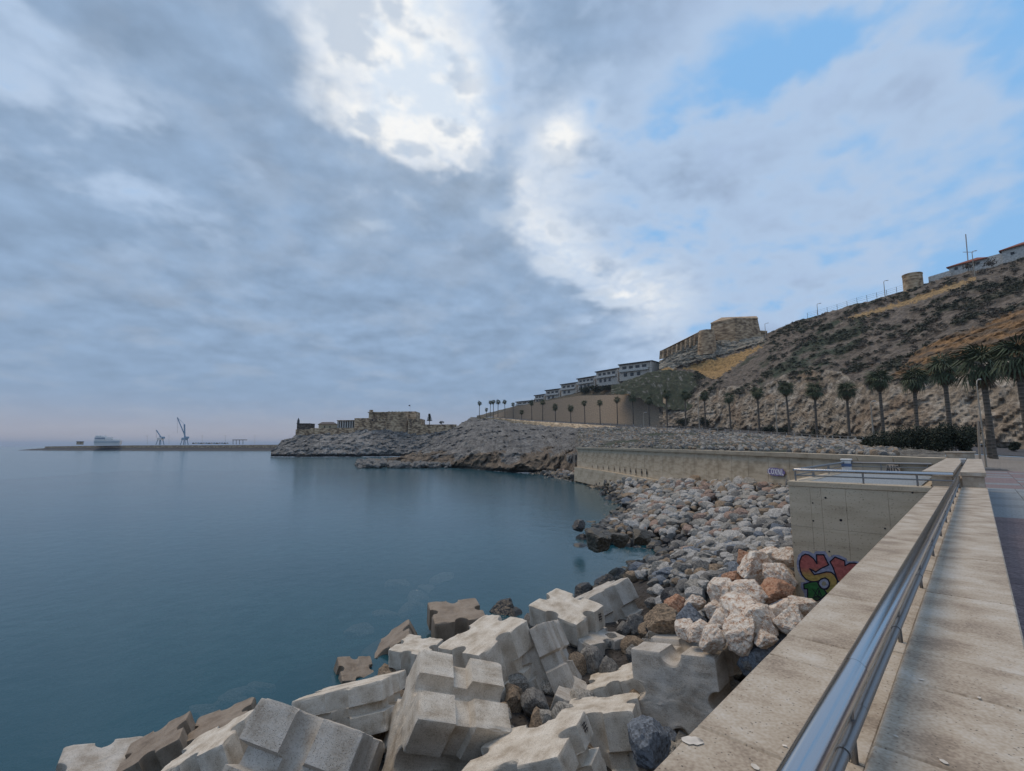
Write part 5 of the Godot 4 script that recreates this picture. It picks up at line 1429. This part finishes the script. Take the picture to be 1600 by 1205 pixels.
func make_poles() -> void:
	for q in [[1006, 645, 667, 185], [1093, 618, 672, 160], [1215, 625, 683, 124], [1366, 628, 692, 86]]:
		lamp(at(q[0], q[2], q[3]), (q[2] - q[1]) * q[3] / F, 0.17, Vector3(0.9, 0.1, -0.6), "pale lamp post beside the guard rail of the palm road", "lamp posts along the palm road")
	lamp(at(1541, 726, 37), 132.0 * 37.0 / F, 0.065, Vector3(0.7, 0.1, -0.5), "tall tan lamp post on the promenade next to the thick palm trunk", "")
	for q in [[1197, 505, 534, 226], [1279, 474, 505, 200], [1384, 438, 472, 178], [1524, 391, 437, 158]]:
		lamp(at(q[0], q[2], q[3]), (q[2] - q[1]) * q[3] / F, 0.16, Vector3(1.3, 0.2, -0.3), ["single-arm street lamp on the hill beside the hilltop fort", "single-arm street lamp on the hill crest above the scrub", "single-arm street lamp on the hill near the round tower", "single-arm street lamp before the white houses on the hill"][[1197, 1279, 1384, 1524].find(q[0])], "street lamps up the hill road")
	var o := thing("wooden_post", "plain tan post on the promenade in front of the hedge end", "post", at(1533, 741, 29))
	bar(o, "shaft", [at(1533, 743, 29), at(1528, 657, 29)], 0.06, "tan_pole", 10)
	o = thing("sign_post", "short dark post at the road edge behind the tan lamp post", "post", at(1546, 714, 46))
	bar(o, "shaft", [at(1547, 715, 46), at(1544, 672, 46)], 0.2, "palm_bark", 10)
	o = thing("radio_mast", "thin steel mast with cross arms on the hilltop behind the white house", "mast", at(1513, 408, 172))
	bar(o, "mast", [at(1513, 412, 172), at(1509, 366, 172)], 0.16, "galvanised", 6)
	bar(o, "cross_arm", [at(1505, 394, 172), at(1521, 394, 172)], 0.1, "galvanised", 6)
	o = thing("hill_fence", "wire fence on thin posts along the hill crest", "fence", at(1370, 466, 186))
	var last := Vector3.ZERO
	for i in 11:
		var u := 1262.0 + i * 15.5
		var p := row_at(hill_rows[3], u)
		bar(o, "post", [p - Vector3(0, 0.5, 0), p + Vector3(0, 2.3, 0)], 0.07, "dark_metal", 6)
		if i > 0:
			for hh in [0.8, 1.5, 2.2]: bar(o, "wire", [last + Vector3(0, hh, 0), p + Vector3(0, hh, 0)], 0.025, "dark_metal", 4)
		last = p

# ---------------------------------------------------------------- buildings
func pbox(parent: Node3D, called: String, lo: Vector3, r: Vector3, back: Vector3, h: float, m: String, up := Vector3.UP) -> MeshInstance3D:   # a box from its low front corner
	var b := Mb.new()
	var base := [lo, lo + r, lo + r + back, lo + back]
	var top := []
	for p: Vector3 in base: top.append(p + up * h)
	b.prism(base, top)
	return wpart(called, b, mats[m], parent)
func make_houses() -> void:
	var hs := [[968, 1020, 571, 563, 590, 263, 250], [932, 968, 582, 576, 599, 280, 266], [903, 932, 593, 588, 607, 295, 282], [877, 903, 602, 598, 616, 309, 297], [853, 877, 611, 607, 624, 322, 311], [836, 853, 619, 616, 629, 334, 324], [807, 836, 629, 622, 637, 350, 336]]
	var lab := ["row house at the top of the stepped terrace, next to the crag", "second row house down the stepped terrace", "third row house down the stepped terrace", "fourth row house down the stepped terrace", "fifth row house down the stepped terrace", "sixth row house down the stepped terrace", "lowest row house of the stepped terrace, nearest the cliff palms"]
	for i in hs.size():
		var q: Array = hs[i]
		var a := at(q[0], q[4], q[5]); var e := at(q[1], q[4] - (7 if i == 0 else 3), q[6])
		e.y = a.y
		var h := at(q[0], q[2], q[5]).y - a.y
		var r := e - a
		var w := r.length(); var x := r.normalized()
		var n := Vector3(x.z, 0, -x.x)
		if n.dot(cam.position - a) < 0: n = -n
		var o := thing("row_house", lab[i], "house", a + r * 0.5, "terraced row houses on the hill")
		a -= Vector3(0, 2.0, 0)
		pbox(o, "wall", a, r, -n * 8.0, h + 2.0, "plaster")
		pbox(o, "roof", a + Vector3(0, h + 2.003, 0) + n * 0.9 - x * 0.3, r + x * 0.6, -n * 9.5, 0.55, "roof_dark")
		var f := a + Vector3(0, 2.0, 0)
		pbox(o, "balcony", f + n * 1.2 + Vector3(0, h * 0.40, 0) + x * 0.3, r - x * w * 0.12, -n * 1.2, h * 0.20, "plaster_white")
		pbox(o, "party_wall", f + n * 1.3 + x * (w - 0.5) - Vector3(0, 1.0, 0), x * 0.5, -n * 1.3, h + 0.9, "plaster")
		var wc := 4 if i < 3 else 3
		for k in wc:
			var c := f + x * w * (0.10 + 0.8 * k / wc) + Vector3(0, h * 0.62, 0) + n * 0.02
			var g := pbox(o, "window", c, x * w * 0.8 / wc * 0.62, n * 0.06, h * 0.24, "glass_dark")
			pbox(g, "frame", c - Vector3(0, h * 0.035, 0) - x * 0.1, x * (w * 0.8 / wc * 0.62 + 0.2), n * 0.1, h * 0.03, "plaster_white")
			if k < wc - 1:
				pbox(o, "door", f + x * w * (0.14 + 0.8 * k / wc) + n * 0.02 + Vector3(0, 0.1, 0), x * w * 0.8 / wc * 0.5, n * 0.06, h * 0.3, "glass_dark")
	# white houses with red roofs on the crest
	var hh := [[1484, 428, 172, 1541, 414, 164, 11.0, 1512, 397, "white house with a red tiled hip roof on the hill crest behind the crooked trees"], [1567, 408, 160, 1660, 380, 150, 17.0, 1620, 360, "white house with a steep red roof higher up the hill crest"]]
	for q in hh:
		var a := at(q[0], q[1], q[2]); var e := at(q[3], q[4], q[5])
		var o := thing("hill_house", q[9], "house", (a + e) * 0.5)
		var h: float = q[6] * q[2] / F
		var x := (flat(e) - flat(a)).normalized(); var n := Vector3(x.z, 0, -x.x)
		if n.dot(cam.position - a) < 0: n = -n
		var rise := e.y - a.y
		var w := flat(e).distance_to(flat(a))
		var lo := a - Vector3(0, 2, 0)
		var top := a.y + h + rise * 0.75
		var b := Mb.new()
		b.prism([lo, lo + x * w, lo + x * w - n * 9.0, lo - n * 9.0], [Vector3(lo.x, a.y + h, lo.z), Vector3(lo.x, top, lo.z) + x * w, Vector3(lo.x, top, lo.z) + x * w - n * 9.0, Vector3(lo.x, a.y + h, lo.z) - n * 9.0])
		wpart("wall", b, mats["plaster_white"], o)
		var c := [Vector3(lo.x, a.y + h, lo.z) + n * 0.6 - x * 0.6, Vector3(lo.x, top, lo.z) + x * (w + 0.6) + n * 0.6, Vector3(lo.x, top, lo.z) + x * (w + 0.6) - n * 9.6, Vector3(lo.x, a.y + h, lo.z) - n * 9.6 - x * 0.6]
		var rg := [c[0].lerp(c[2], 0.5) - x * w * 0.18 + Vector3(0, 1.8, 0), c[0].lerp(c[2], 0.5) + x * w * 0.18 + Vector3(0, 2.2, 0)]
		b = Mb.new()
		b.quad(c[0], c[1], rg[1], rg[0]); b.tri(c[1], c[2], rg[1]); b.quad(c[2], c[3], rg[0], rg[1]); b.tri(c[3], c[0], rg[0])
		for k in 4: b.quad(c[k], c[(k + 1) % 4], c[(k + 1) % 4] - Vector3(0, 0.35, 0), c[k] - Vector3(0, 0.35, 0))
		wpart("roof", b, mats["roof_tile"], o)
		for k in 3: pbox(o, "window", a + x * w * (0.15 + 0.3 * k) + n * 0.03 + Vector3(0, h * 0.35 + rise * 0.75 * (0.15 + 0.3 * k), 0), x * 0.9, n * 0.05, 0.9, "glass_dark")
	var o := thing("garden_wall", "long white garden wall linking the houses on the hill crest", "wall", at(1500, 430, 168))
	for q in [[1452, 437, 176, 1486, 427, 171, 5.0], [1541, 414, 164, 1568, 407, 160, 12.0]]:
		var a := at(q[0], q[1], q[2]); var e := at(q[3], q[4], q[5])
		var b := Mb.new()
		var hgt := Vector3(0, q[6] * 165.0 / F, 0)
		var t := Vector3(0.1, 0, -0.4)
		b.prism([a - Vector3(0, 2, 0), e - Vector3(0, 2, 0), e - Vector3(0, 2, 0) + t, a - Vector3(0, 2, 0) + t], [a + hgt, e + hgt, e + hgt + t, a + hgt + t])
		wpart("wall_section", b, mats["plaster_white"], o)
	for i in 2:
		var u: float = [1519.0, 1551.0][i]
		shrub(at(u, [424, 417][i], 160), 22.0 * 160 / F, 15.0 * 160 / F, 160, 0.35, "leaf_grey", ["crooked sparse tree in front of the white house with the hip roof", "crooked sparse tree before the white garden wall on the crest"][i], "", 610 + i)
	# round tower
	o = thing("round_tower", "squat round stone tower on the hill crest", "tower", at(1428, 455, 178))
	var rt := 12.5 * 178.0 / F
	var c := at(1428, 455, 178)
	var hgt := 25.0 * 178.0 / F
	var b := Mb.new()
	b.tube([c - Vector3(0, 2, 0), c + Vector3(0, hgt, 0)], [rt * 1.02, rt], 28)
	wpart("drum", b, mats["rubble_wall"], o)
	b = Mb.new()
	b.tube([c + Vector3(0, hgt + 0.003, 0), c + Vector3(0, hgt + 0.45, 0)], [rt * 1.04, rt * 1.04], 28)
	wpart("rim", b, mats["rubble_wall"], o)

func make_hill_fort() -> void:
	var o := thing("hill_fort", "angular stone bastion crowning the crag above the ochre slope", "fort", at(1150, 530, 238))
	var base := [at(1108, 536, 243), at(1150, 537, 233), at(1194, 530, 237), at(1190, 520, 262), at(1125, 522, 266)]
	var top := [at(1111, 507, 244), at(1148, 499, 235), at(1184, 499, 239), at(1182, 496, 262), at(1128, 498, 266)]
	for p in base.size(): base[p].y = minf(base[p].y, base[1].y) - 1.5
	var b := Mb.new()
	b.prism(base, top)
	wpart("bastion", b, mats["rubble_wall"], o)
	b = Mb.new()
	var t2 := []; var t3 := []
	var mid := Vector3.ZERO
	for p: Vector3 in top: mid += p / 5.0
	for p: Vector3 in top:
		t2.append(p + (flat(p - mid)).normalized() * 0.25 + Vector3(0, 0.003, 0)); t3.append(p + (flat(p - mid)).normalized() * 0.2 + Vector3(0, 0.75, 0))
	b.prism(t2, t3)
	wpart("parapet", b, mats["rubble_wall"], o)
	b = Mb.new()
	var c := at(1105, 546, 236)
	b.tube([c - Vector3(0, 3, 0), c + Vector3(0, 4.5, 0), c + Vector3(0, 9.2, 0)], [4.6, 4.0, 3.4], 18)
	wpart("corner_turret", b, mats["rubble_wall"], o)
	b = Mb.new()
	b.prism([at(1182, 532, 240), at(1199, 530, 236), at(1199, 528, 243), at(1182, 530, 246)], [at(1182, 517, 240), at(1199, 518, 236), at(1199, 517, 243), at(1182, 516, 246)])
	wpart("side_wall", b, mats["rubble_wall"], o)
	o = thing("curtain_wall", "dark sloping stone wall running down from the hill fort", "wall", at(1060, 550, 246))
	b = Mb.new()
	b.prism([at(1030, 562, 250), at(1062, 554, 247), at(1096, 538, 241), at(1096, 537, 246), at(1062, 553, 252), at(1030, 561, 255)], [at(1031, 549, 250.5), at(1062, 538, 248), at(1096, 517, 242), at(1096, 516.5, 246), at(1062, 537.5, 252), at(1031, 548.5, 255)])
	wpart("masonry", b, mats["rubble_wall"], o)
	for k in 9:
		var u := 1036.0 + k * 7.0
		var y0 := 560.0 - k * 2.8; var y1 := 549.0 - k * 3.4
		bar(o, "buttress", [at(u, y0, 247.5 - k * 0.9), at(u + 1.0, y1, 249.0 - k * 0.9)], 0.5, "rubble_wall", 6)

func make_fortress() -> void:
	var d := 292.0
	var px := d / F
	var bx := func(o: Node3D, called: String, u0: float, u1: float, v0: float, v1: float, z: float, deep: float, m: String) -> MeshInstance3D:
		var a := at(u0, v1, z); var e := at(u1, v1, z); e.y = a.y
		return pbox(o, called, a, e - a, Vector3(0, 0, -deep), (v1 - v0) * z / F, m)
	var o := thing("fortress", "sprawling old stone fortress on the rocky headland", "fort", at(610, 672, d))
	bx.call(o, "lower_bastion", 553, 576, 653.5, 680, d - 2, 14, "rubble_wall")
	bx.call(o, "main_block", 575, 606, 645, 684, d - 4, 18, "rubble_wall")
	bx.call(o, "main_parapet", 574.5, 606.5, 643.8, 645, d - 4.3, 18.6, "rubble_wall")
	var b := Mb.new()
	var c := at(620, 690, d - 2)
	b.tube([c, c + Vector3(0, 20 * px, 0), c + Vector3(0, 45.0 * px, 0)], [18.5 * px, 17.5 * px, 16.5 * px], 20)
	wpart("round_tower", b, mats["rubble_wall"], o)
	bx.call(o, "back_block", 630, 649, 643, 680, d + 6, 14, "rubble_wall")
	bx.call(o, "right_block", 637, 657, 654.5, 686, d - 6, 14, "rubble_wall")
	for k in 5: bx.call(o, "merlon", 606 + k * 5.2, 609 + k * 5.2, 643.0, 645.2, d - 2 - 16 * px, 1.2, "rubble_wall")
	bx.call(o, "watch_turret", 577, 581.5, 640.5, 645, d - 4, 2.0, "rubble_wall")
	for q in [[581, 655], [588, 655], [592, 655], [598, 655], [640, 657], [645, 657], [650, 657], [654, 657], [601, 655]]:
		bx.call(o, "window", q[0], float(q[0]) + (2.2 if q[0] == 581 else 1.3), q[1], float(q[1]) + (3.0 if q[0] == 581 else 1.5), d - (4.15 if q[0] < 620 else 6.15), 0.1, "glass_dark")
	o = thing("fortress_wall", "long low stone wall between the fortress and the cliff road", "wall", at(685, 674, d))
	bx.call(o, "masonry", 657, 712, 663.5, 690, d - 6, 4, "rubble_wall")
	o = thing("rampart", "dark stone rampart joining the lighthouse to the fortress", "wall", at(518, 675, d))
	bx.call(o, "masonry", 484, 554, 669.2, 688, d - 6, 4, "rubble_wall")
	o = thing("lighthouse", "dark blocky lighthouse with a small lantern turret at the tip of the headland", "lighthouse", at(473, 682, d))
	bx.call(o, "plinth", 461, 484, 671.3, 690, d - 5, 9, "rubble_wall")
	bx.call(o, "keeper_house", 463.5, 483.5, 662.5, 671.2, d - 4, 7.5, "basalt_wall")
	bx.call(o, "cornice", 463, 484, 661.6, 662.5, d - 4.3, 8.1, "roof_dark")
	b = Mb.new()
	c = at(466, 662, d - 3)
	b.tube([c, c + Vector3(0, 1.9, 0), c + Vector3(0, 1.95, 0), c + Vector3(0, 2.5, 0), c + Vector3(0, 3.4, 0)], [0.75, 0.7, 0.5, 0.5, 0.05], 12)
	wpart("lantern_turret", b, mats["dark_metal"], o)
	o = thing("cream_house", "cream house with an olive-brown hip roof on the rampart", "house", at(511, 669, d))
	bx.call(o, "wall", 497.5, 526, 663, 671, d, 8, "plaster_cream")
	b = Mb.new()
	var e := [at(496.5, 663, d - 0.5), at(527, 663, d - 0.5), at(527, 663, d + 9), at(496.5, 663, d + 9)]
	for k in 4: e[k].y = e[0].y
	var rg := [e[0].lerp(e[2], 0.5) + Vector3(-3.5, 1.5, 0), e[0].lerp(e[2], 0.5) + Vector3(3.5, 1.5, 0)]
	b.quad(e[0], e[1], rg[1], rg[0]); b.tri(e[1], e[2], rg[1]); b.quad(e[2], e[3], rg[0], rg[1]); b.tri(e[3], e[0], rg[0])
	wpart("roof", b, mats["roof_dark"], o)
	for u in [506.0, 514.5]: bx.call(o, "window", u, u + 1.8, 665.5, 668.5, d - 0.15, 0.1, "glass_dark")
	o = thing("colonnade_building", "pale building fronted by a row of white columns beside the fortress", "building", at(541, 668, d))
	bx.call(o, "wall", 526.5, 555, 657.5, 671, d + 3, 6, "plaster_cream")
	bx.call(o, "roof_slab", 526, 555.5, 656.6, 657.5, d - 0.6, 10, "rubble_wall")
	for k in 8: bx.call(o, "column", 527 + k * 3.7, 528.6 + k * 3.7, 657.5, 669.5, d - 0.3, 0.7, "plaster_white")
	for k in 7: bx.call(o, "opening", 528.8 + k * 3.7, 530.4 + k * 3.7, 659.5, 667.5, d + 2.85, 0.1, "glass_dark")
	o = thing("flagpole", "thin flagpole with a small dark flag above the fortress", "flagpole", at(641, 645, d))
	bar(o, "pole", [at(641, 645, d + 3), at(641, 632.5, d + 3)], 0.05, "galvanised", 5)
	b = Mb.new(); b.quad(at(638.5, 633, d + 3), at(641, 632.7, d + 3), at(641, 635, d + 3), at(638.5, 634.6, d + 3))
	wpart("flag", b, mats["dark_metal"], o)
	# conifer behind the wall
	o = thing("conifer", "tiered dark conifer behind the fortress wall", "tree", at(671, 664, d))
	bar(o, "trunk", [at(671, 666, d), at(671, 650, d)], 0.22, "palm_bark", 6)
	b = Mb.new()
	var r := RandomNumberGenerator.new(); r.seed = 12
	for k in 5: leaf_cloud(r, b, at(671, 657 - k * 2.3, d), Vector3(1.7 - 0.25 * k, 0.45, 1.7 - 0.25 * k), 160, 0.3)
	wpart("crown", b, mats["leaf_dark"], o)
	shrub(at(690, 664, d - 3), 2.4, 2.6, 300, 0.25, "leaf_dark", "round dark bush on the fortress wall next to the conifer", "", 77)

func make_harbour() -> void:
	var g := func(u: float, v: float) -> Vector3: return at_y(u, v, 0.0)
	var o := thing("breakwater", "long grey harbour breakwater with a rubble foot on the horizon", "breakwater", g.call(240, 704.2))
	var b := Mb.new()
	var us := [20.0, 35.0, 60.0, 62.0, 120.0, 200.0, 280.0, 360.0, 440.0]
	var hs := [0.3, 1.6, 3.2, 5.5, 6.2, 6.6, 6.6, 6.6, 6.8]
	for i in us.size() - 1:
		var p: Vector3 = g.call(us[i], 703.9 + us[i] * 0.0012); var q: Vector3 = g.call(us[i + 1], 703.9 + us[i + 1] * 0.0012)
		var s := Vector3(0, 0, -14)
		var pm: Vector3 = p + s * 0.6 + Vector3(0, minf(hs[i], 3.6), 0); var qm: Vector3 = q + s * 0.6 + Vector3(0, minf(hs[i + 1], 3.6), 0)
		b.quad(p - Vector3(0, 1, 0), q - Vector3(0, 1, 0), qm, pm)
	wpart("rubble_foot", b, mats["rock_dark"], o)
	b = Mb.new()
	for i in range(2, us.size() - 1):
		var p: Vector3 = g.call(us[i], 703.9 + us[i] * 0.0012) + Vector3(0, 0, -8); var q: Vector3 = g.call(us[i + 1], 703.9 + us[i + 1] * 0.0012) + Vector3(0, 0, -8)
		b.quad(p, q, q + Vector3(0, hs[i + 1], 0), p + Vector3(0, hs[i], 0))
		b.quad(p + Vector3(0, hs[i], 0), q + Vector3(0, hs[i + 1], 0), q + Vector3(0, hs[i + 1], -30), p + Vector3(0, hs[i], -30))
	wpart("quay_wall", b, mats["rubble_wall"], o)
	var d := 640.0
	var bx := func(o2: Node3D, called: String, u0: float, u1: float, v0: float, v1: float, z: float, deep: float, m: String) -> void:
		var a := at(u0, v1, z); var e := at(u1, v1, z); e.y = a.y
		pbox(o2, called, a, e - a, Vector3(0, 0, -deep), (v1 - v0) * z / F, m)
	o = thing("ferry", "white ferry moored behind the breakwater", "ship", at(165, 694, d))
	var hull := Mb.new()
	hull.prism([at(147, 696, d), at(186, 696, d), at(189, 696, d + 8), at(186, 696, d + 16), at(147, 696, d + 16)], [at(146, 688.5, d), at(187, 688.5, d), at(191, 688.5, d + 8), at(187, 688.5, d + 16), at(146, 688.5, d + 16)])
	wpart("hull", hull, mats["white_paint"], o)
	bx.call(o, "deck_house", 147, 164, 683, 688.5, d + 1, 13, "white_paint")
	bx.call(o, "bridge", 149, 158, 681, 683, d + 2, 10, "white_paint")
	bx.call(o, "fore_deck_house", 166, 176, 686, 688.5, d + 1, 12, "white_paint")
	bx.call(o, "window_band", 148, 163, 684.6, 685.6, d + 0.8, 0.2, "blue_paint")
	bx.call(o, "hull_stripe", 147, 186, 690.4, 691.2, d - 0.4, 0.2, "crane_blue")
	var crane := func(label: String, u: float, top_v: float, tip_u: float, tip_v: float, base_v: float) -> void:
		var k := thing("harbour_crane", label, "crane", at(u, base_v, d), "harbour cranes")
		var w := 3.2
		var c := at(u, base_v, d); var t := at(u, top_v, d)
		for sx in [-1.0, 1.0]:
			for sz in [-1.0, 1.0]: bar(k, "leg", [c + Vector3(sx * w, -2, sz * w), c + Vector3(sx * w * 0.6, 4.5, sz * w * 0.6)], 0.5, "crane_blue", 6)
		var q := Mb.new(); q.box(Transform3D(Basis(), c + Vector3(0, 6.0, 0)), Vector3(5.6, 3.2, 5.6), 0.3)
		wpart("machine_house", q, mats["white_paint" if u < 260 else "crane_blue"], k)
		q = Mb.new(); q.box(Transform3D(Basis(), c + Vector3(3.4, 7.6, 0)), Vector3(2.4, 2.6, 4.0), 0.2)
		wpart("counterweight", q, mats["crane_blue"], k)
		bar(k, "tower", [c + Vector3(0, 7, 0), t], 0.9, "crane_blue", 6)
		bar(k, "boom", [c + Vector3(1.5, 7, 0), at(tip_u, tip_v, d)], 0.65, "crane_blue", 6)
		bar(k, "stay", [t, at(tip_u, tip_v, d)], 0.2, "crane_blue", 5)
		bar(k, "hoist_rope", [at(tip_u, tip_v, d), at(tip_u, lerpf(tip_v, base_v, 0.6), d)], 0.12, "dark_metal", 4)
	crane.call("tall slewing harbour crane with a raised boom on the breakwater quay", 288.0, 663.0, 277.0, 652.5, 693.0)
	crane.call("small harbour crane with a white cabin beside the tall one", 250.0, 681.0, 244.0, 672.0, 693.0)
	o = thing("quay_shed", "open-sided steel shed frame on the breakwater", "shed", at(372, 693, d))
	for u in [364.0, 369.0, 374.0, 379.5]: bar(o, "post", [at(u, 694.5, d), at(u, 688, d)], 0.35, "dark_metal", 5)
	bx.call(o, "roof", 363, 381, 687, 688, d, 8, "dark_metal")
	o = thing("quay_hut", "small dark hut near the outer end of the breakwater", "hut", at(122, 693, d))
	bx.call(o, "hut_body", 119, 125, 690.5, 695, d, 5, "rubble_wall")
	bx.call(o, "hut_roof", 118.5, 125.5, 689.8, 690.5, d - 0.5, 6, "dark_metal")
	for u in [230.0, 264.0, 316.0, 352.0, 398.0]:
		o = thing("quay_lamp", "slim lamp mast on the breakwater quay", "lamp mast", at(u, 694, d), "lamp masts on the breakwater")
		bar(o, "mast", [at(u, 694.5, d), at(u, 681, d)], 0.16, "galvanised", 5)
		bar(o, "lamp_bar", [at(u - 1.2, 681, d), at(u + 1.2, 681, d)], 0.2, "galvanised", 5)
	for k in 14:
		var u := 300.0 + k * 4.1
		o = thing("parked_car", "parked car, a tiny dark shape on the breakwater quay", "car", at(u, 693.5, d), "cars parked on the breakwater")
		bx.call(o, "body", u, u + 2.6, 692.4, 693.8, d - 2, 1.8, ["dark_metal", "galvanised", "crane_blue"][k % 3])
		bx.call(o, "cabin", u + 0.5, u + 2.0, 691.8, 692.4, d - 2.1, 1.5, "glass_dark")

func _ready() -> void:
	rng.seed = 20
	nz.seed = 3; nz.frequency = 0.09; nz.fractal_octaves = 4
	nf.seed = 8; nf.frequency = 0.32; nf.fractal_octaves = 4
	make_view()
	make_materials()
	make_sea()
	make_hill()
	make_shore_cliff()
	make_slopes()
	make_beach()
	make_promenade()
	make_parapet()
	make_lookout()
	make_sea_wall()
	make_blocks()
	make_rocks()
	make_palms()
	make_houses()
	make_hill_fort()
	make_fortress()
	make_harbour()
	make_plants()
	make_poles()
	graffiti()
